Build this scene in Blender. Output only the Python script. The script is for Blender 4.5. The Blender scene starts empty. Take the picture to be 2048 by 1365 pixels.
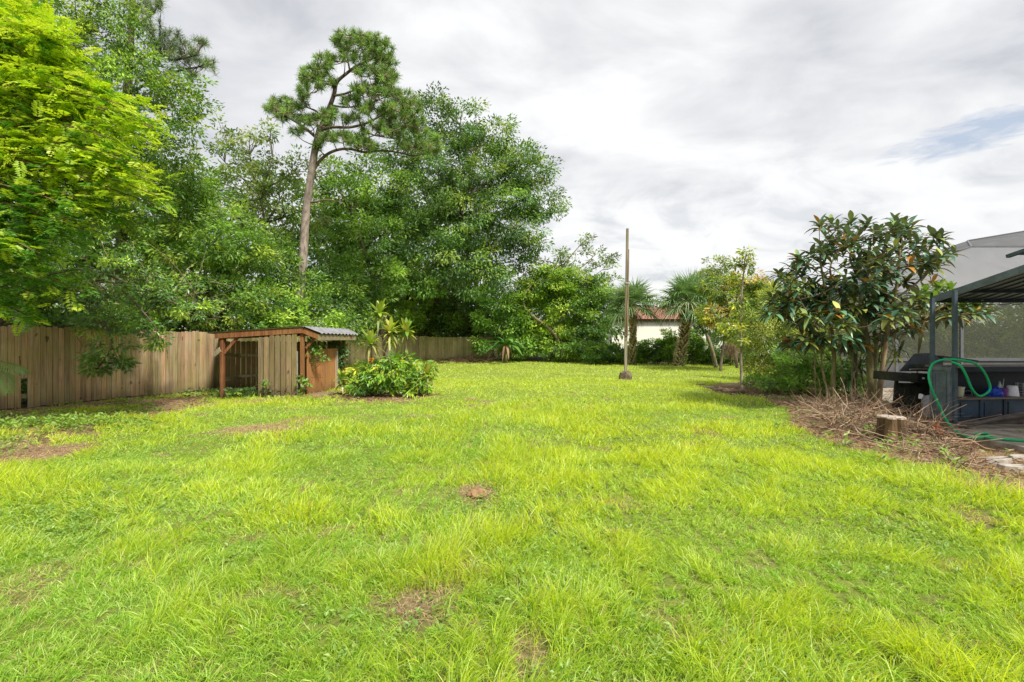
import bpy, math, random
import numpy as np
from mathutils import Vector
R = math.radians
F = 967.0; CX = 1024.0; CY = 682.5; EYE = 1.5
scene = bpy.context.scene
# ---------------- camera ----------------
cam_d = bpy.data.cameras.new('camera'); cam_d.sensor_width = 36; cam_d.lens = 17.0
cam_d.clip_start = 0.05; cam_d.clip_end = 2000
cam = bpy.data.objects.new('camera', cam_d); scene.collection.objects.link(cam)
cam.location = (0, 0, EYE); cam.rotation_euler = (R(90), 0, 0)
scene.camera = cam
# ---------------- exposure ----------------
scene.view_settings.view_transform = 'Standard'; scene.view_settings.look = 'None'
scene.view_settings.gamma = 1; scene.view_settings.exposure = 1.22
# ---------------- world ----------------
SUN_EL, SUN_AZ = R(50), R(142)      # azimuth clockwise from +Y
world = bpy.data.worlds.new("World"); scene.world = world; world.use_nodes = True
nt = world.node_tree; nt.nodes.clear()
def N(t, **kw):
    n = nt.nodes.new(t)
    for k, v in kw.items(): setattr(n, k, v)
    return n
def M_(op, a, b=None, clamp=False):
    n = nt.nodes.new('ShaderNodeMath'); n.operation = op; n.use_clamp = clamp
    for i, v in enumerate((a, b)):
        if v is None: continue
        if isinstance(v, (int, float)): n.inputs[i].default_value = v
        else: nt.links.new(v, n.inputs[i])
    return n.outputs[0]
def ramp(fac, stops):
    n = nt.nodes.new('ShaderNodeValToRGB'); cr = n.color_ramp
    while len(cr.elements) < len(stops): cr.elements.new(0.5)
    for e, (p, c) in zip(cr.elements, stops):
        e.position = p; e.color = (c[0], c[1], c[2], 1)
    nt.links.new(fac, n.inputs[0]); return n.outputs[0]
def mixc(fac, a, b):
    n = nt.nodes.new('ShaderNodeMix'); n.data_type = 'RGBA'
    for i, v in ((0, fac), (6, a), (7, b)):
        if isinstance(v, (int, float)): n.inputs[i].default_value = v
        elif isinstance(v, tuple): n.inputs[i].default_value = (*v, 1)
        else: nt.links.new(v, n.inputs[i])
    return n.outputs[2]
sky = N('ShaderNodeTexSky', sky_type='NISHITA', sun_disc=False)
sky.sun_elevation = SUN_EL; sky.sun_rotation = SUN_AZ
tc = N('ShaderNodeTexCoord'); sep = N('ShaderNodeSeparateXYZ')
nt.links.new(tc.outputs['Generated'], sep.inputs[0])
dx, dy, dz = sep.outputs
zz = M_('ADD', M_('MAXIMUM', dz, 0.0), 0.16)
u = M_('DIVIDE', dx, zz); v = M_('DIVIDE', dy, zz)
cmb = N('ShaderNodeCombineXYZ'); nt.links.new(u, cmb.inputs[0]); nt.links.new(v, cmb.inputs[1])
def noise(vec, scale, detail, rough, dist=0.0, off=(0, 0, 0), sc=(1, 1, 1), rot=(0, 0, 0)):
    mp = N('ShaderNodeMapping'); mp.inputs[1].default_value = off; mp.inputs[2].default_value = rot; mp.inputs[3].default_value = sc
    nt.links.new(vec, mp.inputs[0])
    n = N('ShaderNodeTexNoise'); n.inputs['Scale'].default_value = scale; n.inputs['Detail'].default_value = detail
    n.inputs['Roughness'].default_value = rough; n.inputs['Distortion'].default_value = dist
    nt.links.new(mp.outputs[0], n.inputs['Vector']); return n.outputs['Fac']
big = noise(cmb.outputs[0], 0.62, 4, 0.5, 0.5, (3.1, 1.7, 0), (1, 1.4, 1), (0, 0, 0.5))
fine = noise(cmb.outputs[0], 2.1, 7, 0.55, 0.4, (7.3, 2.2, 0), (1, 1.3, 1), (0, 0, 0.35))
shade = M_('ADD', M_('MULTIPLY', big, 0.55), M_('MULTIPLY', fine, 0.45))
grey = ramp(shade, [(0.37, (2.8, 2.86, 3.04)), (0.44, (3.7, 3.74, 3.84)), (0.50, (4.3, 4.31, 4.34)), (0.58, (5.2, 5.2, 5.17))])
# brighter, cumulus-like towards the horizon
puff = noise(tc.outputs['Generated'], 7.0, 8, 0.55, 0.6, (0.4, 0, 2.2), (1, 1, 1.9))
lowc = ramp(puff, [(0.38, (2.7, 2.77, 2.95)), (0.45, (3.8, 3.83, 3.9)), (0.52, (4.7, 4.7, 4.65)), (0.60, (5.2, 5.15, 5.05))])
lowf = ramp(M_('DIVIDE', dz, 0.62), [(0.10, (1, 1, 1)), (0.62, (0, 0, 0))])
cloud = mixc(lowf, grey, lowc)
# a torn gap of pale blue low on the right
gx = M_('SUBTRACT', M_('DIVIDE', dx, dy), 1.02); gz = M_('SUBTRACT', M_('DIVIDE', dz, dy), 0.445)
gr_ = M_('SUBTRACT', gz, M_('MULTIPLY', gx, 0.28))
d2 = M_('ADD', M_('POWER', M_('DIVIDE', M_('ABSOLUTE', gx), 0.27), 2.0), M_('POWER', M_('DIVIDE', M_('ABSOLUTE', gr_), 0.042), 2.0))
tear = noise(tc.outputs['Generated'], 26.0, 7, 0.62, 0.4, (1, 2, 3), (0.55, 0.55, 2.2))
hole = M_('SUBTRACT', M_('ADD', M_('SUBTRACT', 1.0, d2), M_('MULTIPLY', tear, 3.2)), 1.55)
hole = M_('MULTIPLY', hole, 1.0, clamp=True)
front = M_('GREATER_THAN', dy, 0.05)
hole = M_('MULTIPLY', M_('MULTIPLY', hole, front), 0.85)
bluesky = mixc(0.8, sky.outputs[0], (2.45, 2.8, 3.35))
col = mixc(hole, cloud, bluesky)
col = mixc(0.06, col, sky.outputs[0])
bg = N('ShaderNodeBackground'); bg.inputs[1].default_value = 0.089
out = N('ShaderNodeOutputWorld')
nt.links.new(col, bg.inputs[0]); nt.links.new(bg.outputs[0], out.inputs[0])
# ---------------- sun behind thin cloud ----------------
sd = bpy.data.lights.new('sun', 'SUN'); sd.energy = 2.4; sd.angle = R(7); sd.color = (1, 0.95, 0.86)
sun = bpy.data.objects.new('sun', sd); scene.collection.objects.link(sun)
sdir = Vector((math.sin(SUN_AZ) * math.cos(SUN_EL), math.cos(SUN_AZ) * math.cos(SUN_EL), math.sin(SUN_EL)))
sun.rotation_euler = sdir.to_track_quat('Z', 'Y').to_euler()
sun.location = sdir * 60
try:
    scene.cycles.max_bounces = 9; scene.cycles.diffuse_bounces = 7; scene.cycles.glossy_bounces = 2
    scene.cycles.transmission_bounces = 6; scene.cycles.transparent_max_bounces = 12
    scene.cycles.caustics_reflective = False; scene.cycles.caustics_refractive = False
except Exception: pass

# ---------------- coordinates ----------------
def W(px, py, Y): return np.array([(px - CX) / F * Y, Y, EYE + (CY - py) / F * Y])
def GP(px, py):
    Y = EYE * F / (py - CY); return np.array([(px - CX) / F * Y, Y, 0.0])
def hgt(x, y):
    return 0.022 * np.sin(x * 1.1 + 0.6 * y) + 0.018 * np.sin(0.7 * y - 1.9 * x + 1) + 0.012 * np.sin(2.3 * y + 0.8 * x)
def rg(seed): return np.random.default_rng(seed)
def unit(v):
    v = np.asarray(v, float); return v / np.maximum(np.linalg.norm(v, axis=-1, keepdims=True), 1e-9)
# smooth value noise for placement (0..1)
def vnoise(x, y, s, seed):
    g = rg(seed).random((256, 256)); x = np.asarray(x) / s + 500.3; y = np.asarray(y) / s + 500.7
    i = np.floor(x).astype(int); j = np.floor(y).astype(int); fx = x - i; fy = y - j
    fx = fx * fx * (3 - 2 * fx); fy = fy * fy * (3 - 2 * fy)
    a = g[i % 256, j % 256]; b = g[(i + 1) % 256, j % 256]; c = g[i % 256, (j + 1) % 256]; d = g[(i + 1) % 256, (j + 1) % 256]
    return (a * (1 - fx) + b * fx) * (1 - fy) + (c * (1 - fx) + d * fx) * fy
def fbm(x, y, s, seed): return 0.55 * vnoise(x, y, s, seed) + 0.3 * vnoise(x, y, s / 2.3, seed + 1) + 0.15 * vnoise(x, y, s / 5, seed + 2)
def inpoly(x, y, P):
    x = np.asarray(x); y = np.asarray(y); r = np.zeros(x.shape, bool); n = len(P)
    for i in range(n):
        x1, y1 = P[i][:2]; x2, y2 = P[(i + 1) % n][:2]
        c = ((y1 > y) != (y2 > y)) & (x < (x2 - x1) * (y - y1) / ((y2 - y1) or 1e-9) + x1); r ^= c
    return r

# ---------------- mesh collector ----------------
class G:
    def __init__(s): s.v = []; s.q = []; s.c = []; s.n = 0
    def add(s, V, Q, C):
        V = np.asarray(V, np.float32).reshape(-1, 3); Q = np.asarray(Q, np.int64).reshape(-1, 4)
        C = np.asarray(C, np.float32)
        if C.ndim == 1: C = np.tile(C, (len(V), 1))
        s.v.append(V); s.q.append(Q + s.n); s.c.append(C); s.n += len(V)
    def build(s, name, mat, parent=None, smooth=False, origin=None):
        V = np.concatenate(s.v) if s.v else np.zeros((0, 3), np.float32)
        Q = np.concatenate(s.q) if s.q else np.zeros((0, 4), np.int64)
        C = np.concatenate(s.c) if s.c else np.zeros((0, 3), np.float32)
        if parent is not None: V = V - np.array(parent.location, np.float32)
        elif origin is not None: V = V - np.array(origin, np.float32)
        me = bpy.data.meshes.new(name)
        me.vertices.add(len(V)); me.vertices.foreach_set('co', V.astype(np.float32).ravel())
        me.loops.add(len(Q) * 4); me.loops.foreach_set('vertex_index', Q.astype(np.int32).ravel())
        me.polygons.add(len(Q)); me.polygons.foreach_set('loop_start', np.arange(0, len(Q) * 4, 4, dtype=np.int32))
        try: me.polygons.foreach_set('loop_total', np.full(len(Q), 4, np.int32))
        except Exception: pass
        me.update(calc_edges=True)
        a = me.color_attributes.new('col', 'FLOAT_COLOR', 'POINT')
        a.data.foreach_set('color', np.concatenate([C, np.ones((len(C), 1), np.float32)], 1).astype(np.float32).ravel())
        me.polygons.foreach_set('use_smooth', np.full(len(Q), bool(smooth)))
        me.materials.append(mat)
        o = bpy.data.objects.new(name, me); scene.collection.objects.link(o)
        if parent is not None: o.parent = parent
        elif origin is not None: o.location = origin
        return o
def tag(o, label=None, cat=None, group=None, kind=None):
    if label: o['label'] = label
    if cat: o['category'] = cat
    if group: o['group'] = group
    if kind: o['kind'] = kind
    return o
def thing(name, loc, label, cat, group=None):
    o = bpy.data.objects.new(name, None); o.empty_display_size = 0.2
    scene.collection.objects.link(o); o.location = [float(a) for a in loc]
    return tag(o, label, cat, group)

# ---------------- shapes ----------------
def blades(g, base, d, nrm, L, Wd, droop, col, K=3, prof=None, fold=0.0, tipcol=None, curl=1.0):
    base = np.asarray(base, float); n = len(base)
    if n == 0: return
    d = unit(d) * np.ones((n, 1)); nrm = np.asarray(nrm, float) * np.ones((n, 1))
    side = unit(np.cross(d, nrm)); nr = unit(np.cross(side, d))
    L = np.asarray(L) * np.ones(n); Wd = np.asarray(Wd) * np.ones(n); droop = np.asarray(droop) * np.ones(n)
    t = np.linspace(0, 1, K + 1)
    if prof is None: prof = [1.0] * K + [0.08]
    prof = np.asarray(prof)
    P = base[:, None, :] + d[:, None, :] * (L[:, None] * (t - 0.25 * np.minimum(droop, 1.2)[:, None] * t ** 2))[:, :, None]
    P[:, :, 2] -= (droop * L)[:, None] * t ** (2 * curl)
    off = side[:, None, :] * (Wd[:, None] * prof[None, :] * 0.5)[:, :, None]
    col = np.asarray(col, float) * np.ones((n, 1))
    if fold == 0:
        V = np.stack([P - off, P + off], 2)         # n,K+1,2,3
        per = (K + 1) * 2
        k = np.arange(K) * 2; q = np.stack([k, k + 1, k + 3, k + 2], 1)
    else:
        lift = nr[:, None, :] * (Wd[:, None] * prof[None, :] * fold)[:, :, None]
        V = np.stack([P - off + lift, P, P + off + lift], 2)
        per = (K + 1) * 3
        k = np.arange(K) * 3
        q = np.concatenate([np.stack([k, k + 1, k + 4, k + 3], 1), np.stack([k + 1, k + 2, k + 5, k + 4], 1)])
    Q = (q[None] + (np.arange(n) * per)[:, None, None]).reshape(-1, 4)
    if tipcol is None: C = np.repeat(col, per, 0)
    else:
        tc_ = np.asarray(tipcol, float) * np.ones((n, 1))
        Ct = col[:, None, :] * (1 - t)[None, :, None] + tc_[:, None, :] * t[None, :, None]
        C = np.repeat(Ct, per // (K + 1), 1).reshape(-1, 3)
    g.add(V.reshape(-1, 3), Q, C)
def leaves(g, base, d, nrm, L, Wd, col):     # one folded diamond each
    base = np.asarray(base, float); n = len(base)
    if n == 0: return
    d = unit(d); side = unit(np.cross(d, nrm)); nr = unit(np.cross(side, d))
    L = (np.asarray(L) * np.ones(n))[:, None]; Wd = (np.asarray(Wd) * np.ones(n))[:, None]
    V = np.stack([base, base + d * L * 0.45 + side * Wd * 0.5 + nr * Wd * 0.12, base + d * L - nr * L * 0.08,
                  base + d * L * 0.45 - side * Wd * 0.5 + nr * Wd * 0.12], 1)
    g.add(V.reshape(-1, 3), np.arange(n * 4).reshape(-1, 4), np.repeat(np.asarray(col, float) * np.ones((n, 1)), 4, 0))
def tube(g, P, r, col=(0.5, 0.5, 0.5), n=6, cap=True):
    P = np.asarray(P, float); m = len(P); r = np.asarray(r, float) * np.ones(m)
    T = np.gradient(P, axis=0); T = unit(T)
    ref = np.array([0, 0, 1.0]) if abs(T[0][2]) < 0.9 else np.array([1.0, 0, 0])
    a = np.cross(T[0], ref); a /= np.linalg.norm(a); A = []
    for i in range(m):
        a = a - T[i] * np.dot(a, T[i]); a /= max(np.linalg.norm(a), 1e-9); A.append(a.copy())
    A = np.array(A); B = np.cross(T, A)
    th = np.arange(n) / n * 2 * np.pi
    V = P[:, None, :] + (A[:, None, :] * np.cos(th)[None, :, None] + B[:, None, :] * np.sin(th)[None, :, None]) * r[:, None, None]
    q = []
    for i in range(m - 1):
        for j in range(n):
            k = (j + 1) % n; q.append((i * n + j, i * n + k, (i + 1) * n + k, (i + 1) * n + j))
    V = V.reshape(-1, 3)
    if cap:
        V = np.concatenate([V, P[:1], P[-1:]]); c0 = m * n; c1 = c0 + 1
        for j in range(0, n, 2):
            q.append((c0, (j + 2) % n, (j + 1) % n, j))
            q.append((c1, (m - 1) * n + j, (m - 1) * n + (j + 1) % n, (m - 1) * n + (j + 2) % n))
    g.add(V, q, col)
def box(g, c, s, col=(0.5, 0.5, 0.5), U=(1, 0, 0), Vv=(0, 1, 0), Z=(0, 0, 1), taper=1.0, bev=0.0):
    c = np.asarray(c, float); U = unit(np.array(U, float)); Vv = unit(np.array(Vv, float)); Z = unit(np.array(Z, float))
    a, b, h = s[0] / 2, s[1] / 2, s[2] / 2
    if bev <= 0:
        V = []
        for z, t in ((-h, 1.0), (h, taper)):
            for x, y in ((-a, -b), (a, -b), (a, b), (-a, b)): V.append(c + U * x * t + Vv * y * t + Z * z)
        g.add(V, [(3, 2, 1, 0), (4, 5, 6, 7), (0, 1, 5, 4), (1, 2, 6, 5), (2, 3, 7, 6), (3, 0, 4, 7)], col)
    else:
        V = []; e = bev
        for z, i in ((-h, e), (-h + e, 0), (h - e, 0), (h, e)):
            x, y = a - i, b - i; k = e if i == 0 else e * 0.6
            for X, Y in ((-x + k, -y), (x - k, -y), (x, -y + k), (x, y - k), (x - k, y), (-x + k, y), (-x, y - k), (-x, -y + k)):
                V.append(c + U * X + Vv * Y + Z * z)
        q = []
        for r_ in range(3):
            for j in range(8): k = (j + 1) % 8; q.append((r_ * 8 + j, r_ * 8 + k, r_ * 8 + 8 + k, r_ * 8 + 8 + j))
        for o_, rev in ((0, 1), (24, 0)):
            for f in ((0, 1, 2, 3), (0, 3, 4, 7), (4, 5, 6, 7)):
                f = tuple(o_ + k for k in f); q.append(f[::-1] if rev else f)
        g.add(V, q, col)
def beam(g, a, b, w, h, col=(0.5, 0.5, 0.5), up=(0, 0, 1)):
    a = np.asarray(a, float); b = np.asarray(b, float); d = b - a; L = np.linalg.norm(d); d /= L
    s = np.cross(d, up)
    if np.linalg.norm(s) < 0.02: s = np.cross(d, (1.0, 0, 0))
    s /= max(np.linalg.norm(s), 1e-9); u_ = np.cross(s, d)
    box(g, (a + b) / 2, (L, w, h), col, d, s, u_)
def prism(g, poly, c, U, Vv, D, th, col):
    """convex outline (u,v) in plane U,Vv thickened along D"""
    c = np.asarray(c, float); U = np.asarray(U, float); Vv = np.asarray(Vv, float); D = np.asarray(D, float); n = len(poly)
    V = [c + U * p[0] + Vv * p[1] + D * (k * th) for k in (-0.5, 0.5) for p in poly]
    q = [(i, (i + 1) % n, n + (i + 1) % n, n + i) for i in range(n)]
    for o_ in (0, n):
        i = 1
        while i < n - 1:
            f = (o_, o_ + i, o_ + min(i + 1, n - 1), o_ + min(i + 2, n - 1)); q.append(f if o_ else f[::-1]); i += 2
    q = [f if len(set(f)) == 4 else (f[0], f[1], f[2], f[2]) for f in q]
    good = [f for f in q if len(set(f)) == 4]; tri = [f for f in q if len(set(f)) == 3]
    for f in tri:            # split the odd triangle into a quad by adding a mid point
        a, b, d_ = f[0], f[1], f[2]
        V.append((V[a] + V[b]) / 2); good.append((a, len(V) - 1, b, d_))
    g.add(V, good, col)
def lathe(g, c, prof, col, n=16):
    c = np.asarray(c, float); V = []; q = []
    for r_, z in prof:
        for j in range(n): V.append(c + [r_ * math.cos(2 * math.pi * j / n), r_ * math.sin(2 * math.pi * j / n), z])
    for i in range(len(prof) - 1):
        for j in range(n): k = (j + 1) % n; q.append((i * n + j, i * n + k, (i + 1) * n + k, (i + 1) * n + j))
    g.add(V, q, col)
def spline(P, m=6):
    P = np.asarray(P, float); n = len(P); out_ = []
    for i in range(n - 1):
        p0 = P[max(i - 1, 0)]; p1 = P[i]; p2 = P[i + 1]; p3 = P[min(i + 2, n - 1)]
        for t in np.linspace(0, 1, m, endpoint=False):
            out_.append(0.5 * ((2 * p1) + (-p0 + p2) * t + (2 * p0 - 5 * p1 + 4 * p2 - p3) * t * t + (-p0 + 3 * p1 - 3 * p2 + p3) * t ** 3))
    out_.append(P[-1]); return np.array(out_)

# ---------------- materials ----------------
def newmat(name):
    global nt
    m = bpy.data.materials.new(name); m.use_nodes = True; nt = m.node_tree; nt.nodes.clear(); return m
def attr():
    n = N('ShaderNodeAttribute'); n.attribute_name = 'col'; return n.outputs['Color']
def mul(c, f):
    n = nt.nodes.new('ShaderNodeVectorMath'); n.operation = 'MULTIPLY'; nt.links.new(c, n.inputs[0])
    n.inputs[1].default_value = f; return n.outputs[0]
def foliage(name, trans=0.4, gloss=0.05, rough=0.45, tint=(1.25, 1.2, 0.7), back=None, gcol=0.8):
    m = newmat(name); c = attr()
    if back:
        geo = N('ShaderNodeNewGeometry'); c2 = mixc(0.5, back, c); c = mixc(geo.outputs['Backfacing'], c, c2)
    d = N('ShaderNodeBsdfDiffuse'); t = N('ShaderNodeBsdfTranslucent'); g_ = N('ShaderNodeBsdfGlossy')
    g_.inputs['Roughness'].default_value = rough; g_.inputs['Color'].default_value = (gcol, gcol, gcol, 1)
    nt.links.new(c, d.inputs[0]); nt.links.new(mul(c, tint), t.inputs[0])
    a = N('ShaderNodeMixShader'); a.inputs[0].default_value = trans
    nt.links.new(d.outputs[0], a.inputs[1]); nt.links.new(t.outputs[0], a.inputs[2])
    b = N('ShaderNodeMixShader'); b.inputs[0].default_value = gloss
    nt.links.new(a.outputs[0], b.inputs[1]); nt.links.new(g_.outputs[0], b.inputs[2])
    o = N('ShaderNodeOutputMaterial'); nt.links.new(b.outputs[0], o.inputs[0]); return m
def solid(name, col, rough=0.6, metal=0.0, nscale=0, namt=0.3, ncol=None, bump=0.0, stretch=(1, 1, 1), useattr=False, spec=0.3, det=6):
    m = newmat(name); p = N('ShaderNodeBsdfPrincipled'); c = attr() if useattr else None
    if c is None:
        rgb = N('ShaderNodeRGB'); rgb.outputs[0].default_value = (*col, 1); c = rgb.outputs[0]
    if nscale:
        t = N('ShaderNodeTexCoord'); f = noise(t.outputs['Object'], nscale, det, 0.6, 0.3, sc=stretch)
        k = ramp(f, [(0.38, (0, 0, 0)), (0.64, (1, 1, 1))])
        dark = ncol if ncol else tuple(a * 0.4 for a in col)
        fac = M_('MULTIPLY', k, namt); c = mixc(fac, c, dark)
        if bump:
            b = N('ShaderNodeBump'); b.inputs['Strength'].default_value = bump; b.inputs['Distance'].default_value = 0.02
            nt.links.new(f, b.inputs['Height']); nt.links.new(b.outputs[0], p.inputs['Normal'])
    nt.links.new(c, p.inputs['Base Color']); p.inputs['Roughness'].default_value = rough; p.inputs['Metallic'].default_value = metal
    p.inputs['Specular IOR Level'].default_value = spec
    o = N('ShaderNodeOutputMaterial'); nt.links.new(p.outputs[0], o.inputs[0]); return m
def wood_mat(name, algae=0.5, grime=(0.12, 0.085, 0.05), low=True, pale=(0.52, 0.44, 0.31), moss=(0.30, 0.28, 0.09)):
    m = newmat(name); p = N('ShaderNodeBsdfPrincipled'); c = attr(); t = N('ShaderNodeTexCoord')
    g1 = noise(t.outputs['Object'], 42, 5, 0.6, 0.3, sc=(1, 1, 0.05)); g2 = noise(t.outputs['Object'], 1.6, 5, 0.6, 0.5)
    g3 = noise(t.outputs['Object'], 19, 4, 0.6, 0.2, sc=(1, 1, 0.06), off=(4, 2, 0)); kn = noise(t.outputs['Object'], 7, 2, 0.5, 0, sc=(1, 1, 0.5), off=(9, 1, 3))
    c = mixc(M_('MULTIPLY', ramp(g1, [(0.4, (0, 0, 0)), (0.66, (1, 1, 1))]), 0.6), c, grime)
    c = mixc(M_('MULTIPLY', ramp(g3, [(0.45, (0, 0, 0)), (0.62, (1, 1, 1))]), 0.4), c, pale)
    c = mixc(M_('MULTIPLY', ramp(g2, [(0.42, (0, 0, 0)), (0.6, (1, 1, 1))]), algae), c, moss)
    c = mixc(M_('MULTIPLY', ramp(kn, [(0.70, (0, 0, 0)), (0.73, (1, 1, 1))]), 0.7), c, (0.06, 0.035, 0.02))
    if low:        # soil splash and rot near the ground, a stain that belongs to the boards
        s = N('ShaderNodeSeparateXYZ'); nt.links.new(t.outputs['Object'], s.inputs[0])
        zf = M_('ADD', s.outputs[2], M_('MULTIPLY', g2, 0.9)); k = ramp(zf, [(0.38, (1, 1, 1)), (0.85, (0, 0, 0))])
        c = mixc(M_('MULTIPLY', k, 0.65), c, (0.045, 0.037, 0.025))
    b = N('ShaderNodeBump'); b.inputs['Strength'].default_value = 0.35; b.inputs['Distance'].default_value = 0.003
    nt.links.new(g1, b.inputs['Height']); nt.links.new(b.outputs[0], p.inputs['Normal'])
    nt.links.new(c, p.inputs['Base Color']); p.inputs['Roughness'].default_value = 0.85; p.inputs['Specular IOR Level'].default_value = 0.15
    o = N('ShaderNodeOutputMaterial'); nt.links.new(p.outputs[0], o.inputs[0]); return m
MAT = {}
MAT['leaf'] = foliage('leaf', 0.42, 0.04)
MAT['gloss_leaf'] = foliage('gloss_leaf', 0.35, 0.05, 0.4, gcol=0.9)
MAT['bronze_leaf'] = foliage('bronze_leaf', 0.20, 0.09, 0.42, gcol=0.6, back=(0.15, 0.105, 0.05))
MAT['grass'] = foliage('grass', 0.5, 0.04, 0.5)
MAT['needle'] = foliage('needle', 0.2, 0.06, 0.5)
MAT['frond'] = foliage('frond', 0.3, 0.08, 0.4)
MAT['dry'] = foliage('dry', 0.2, 0.03, 0.6, tint=(1, 1, 1))
MAT['bark'] = solid('bark', (0.2, 0.15, 0.11), 0.9, 0, 9, 0.65, (0.07, 0.05, 0.035), 0.7, (1, 1, 0.35), useattr=True, spec=0.1)
MAT['wood'] = wood_mat('weathered_wood', 0.45)
MAT['shedwood'] = wood_mat('old_shed_boards', 0.4, (0.07, 0.05, 0.03), pale=(0.33, 0.25, 0.16), moss=(0.16, 0.145, 0.05))
MAT['redwood'] = wood_mat('stained_wood', 0.10, (0.10, 0.035, 0.012), pale=(0.42, 0.2, 0.09))
MAT['postwood'] = wood_mat('post_wood', 0.25, (0.10, 0.085, 0.06), low=False)
# ================= ground =================
FENCE = [(-11.9, 6.2), (-10.7, 10.1), (-10.05, 12.4), (-9.3, 15.0), (-9.6, 20.0), (-10.1, 30.0), (-8.2, 34.0), (-6.85, 36.0), (-1.4, 36.3)]
LAWN = FENCE + [(2.0, 36.0), (8.0, 32.5), (14.0, 32.5), (16.5, 28), (12.5, 20), (10.5, 16), (14, 12), (14, 5), (9, -2), (-11, -2)]
BED = [GP(*p)[:2] for p in [(1400, 773), (1440, 789), (1520, 797), (1575, 818), (1590, 850), (1660, 885), (1760, 920), (1880, 945), (2048, 985)]] + \
      [(7.0, 4.0), (14, 4.0), (14, 15.5), (9.5, 18.0)] + [GP(*p)[:2] for p in [(1560, 752), (1500, 764), (1440, 766)]]
STRIP = [GP(*p)[:2] for p in [(-160, 975), (0, 925), (120, 885), (250, 850), (340, 828), (430, 803)]] + [(-9.3, 15.0), (-10.7, 10.1), (-11.9, 6.2)]
def ell(x, y, px, py, rx, ry):
    c = GP(px, py); k = c[1] / F; a = rx * k; b = abs(GP(px, py - ry)[1] - c[1])
    return np.sqrt(((x - c[0]) / a) ** 2 + ((y - c[1]) / b) ** 2)
PATCH = [(30, 912, 105, 26, 1.0), (520, 862, 95, 13, 0.8), (955, 984, 36, 20, 1.0), (940, 1150, 60, 26, 0.45), (1230, 1010, 80, 18, 0.35), (30, 1160, 90, 60, 0.4), (835, 1212, 84, 40, 0.9), (1055, 1322, 34, 44, 0.8), (935, 1262, 26, 18, 0.6), (870, 1088, 34, 12, 0.7),
         (1960, 1045, 45, 16, 0.7), (770, 792, 100, 9, 1.2), (640, 790, 60, 8, 0.9), (600, 845, 50, 8, 0.5), (1090, 1060, 60, 20, 0.35), (1995, 985, 90, 22, 0.9), (470, 806, 110, 7, 0.5)]
def bare(x, y):
    """0 = full grass, 1 = bare"""
    x = np.asarray(x, float); y = np.asarray(y, float); b = np.zeros(x.shape)
    w = 0.5 * (fbm(x, y, 0.5, 11) - 0.5) + 0.55 * (fbm(x, y, 0.16, 13) - 0.5)
    for px, py, rx, ry, s in PATCH:
        e = ell(x, y, px, py, rx, ry) + w * 1.6; b = np.maximum(b, np.clip((1.2 - e) / 0.7, 0, 1) * s)
    st = inpoly(x + w, y + w, STRIP); b = np.maximum(b, st * np.clip((fbm(x, y, 0.9, 23) - 0.38) * 4.0, 0.05, 0.9))
    b = np.maximum(b, inpoly(x + w * 0.6, y + w * 0.6, BED) * 0.93)
    b = np.maximum(b, np.clip((fbm(x, y, 0.45, 31) - 0.70) * 5, 0, 0.5))
    return np.clip(b, 0, 1)
def axis(segs):
    o = []
    for a, b, st in segs: o += list(np.arange(a, b, st))
    return np.array(o + [segs[-1][1]])
xs = axis([(-700, -100, 100), (-100, -20, 8), (-20, -12, 1), (-12, 14, 0.14), (14, 30, 1), (30, 100, 10), (100, 700, 100)])
ys = axis([(-700, -100, 100), (-100, -4, 8), (-4, 1, 1), (1, 16, 0.12), (16, 40, 0.3), (40, 100, 6), (100, 900, 100)])
X, Y = np.meshgrid(xs, ys); Z = hgt(X, Y) * np.clip((60 - np.hypot(X, Y)) / 20, 0, 1)
b = bare(X, Y); lawn = inpoly(X, Y, LAWN)
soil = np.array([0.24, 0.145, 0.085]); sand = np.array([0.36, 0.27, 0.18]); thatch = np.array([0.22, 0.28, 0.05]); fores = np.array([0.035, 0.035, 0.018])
sn = fbm(X, Y, 0.6, 41)[..., None]
farg = np.clip((Y - 8) / 10, 0, 1)[..., None]; thatch = thatch * (1 - farg) + np.array([0.27, 0.36, 0.06]) * farg
C = thatch * (1 - b[..., None]) + (soil * (1 - sn) + sand * sn) * b[..., None]
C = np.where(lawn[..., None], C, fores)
g = G(); nx, ny = len(xs), len(ys)
i, j = np.meshgrid(np.arange(nx - 1), np.arange(ny - 1)); k = (j * nx + i).ravel()
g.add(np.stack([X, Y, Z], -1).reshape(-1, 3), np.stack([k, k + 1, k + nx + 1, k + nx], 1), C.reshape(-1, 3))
m = newmat('soil'); p = N('ShaderNodeBsdfPrincipled'); t = N('ShaderNodeTexCoord')
f1 = noise(t.outputs['Object'], 22, 8, 0.7, 0.5); f2 = noise(t.outputs['Object'], 2.3, 5, 0.6, 0.4)
c = mixc(M_('MULTIPLY', ramp(f1, [(0.40, (0, 0, 0)), (0.62, (1, 1, 1))]), 0.55), attr(), (0.05, 0.038, 0.024))
c = mixc(M_('MULTIPLY', ramp(f2, [(0.45, (0, 0, 0)), (0.7, (1, 1, 1))]), 0.3), c, (0.16, 0.12, 0.07))
bp = N('ShaderNodeBump'); bp.inputs['Strength'].default_value = 0.8; bp.inputs['Distance'].default_value = 0.03
nt.links.new(f1, bp.inputs['Height']); nt.links.new(bp.outputs[0], p.inputs['Normal']); nt.links.new(c, p.inputs['Base Color'])
p.inputs['Roughness'].default_value = 0.95; p.inputs['Specular IOR Level'].default_value = 0.05
o = N('ShaderNodeOutputMaterial'); nt.links.new(p.outputs[0], o.inputs[0])
tag(g.build('ground', m, smooth=True), kind='structure')

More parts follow.
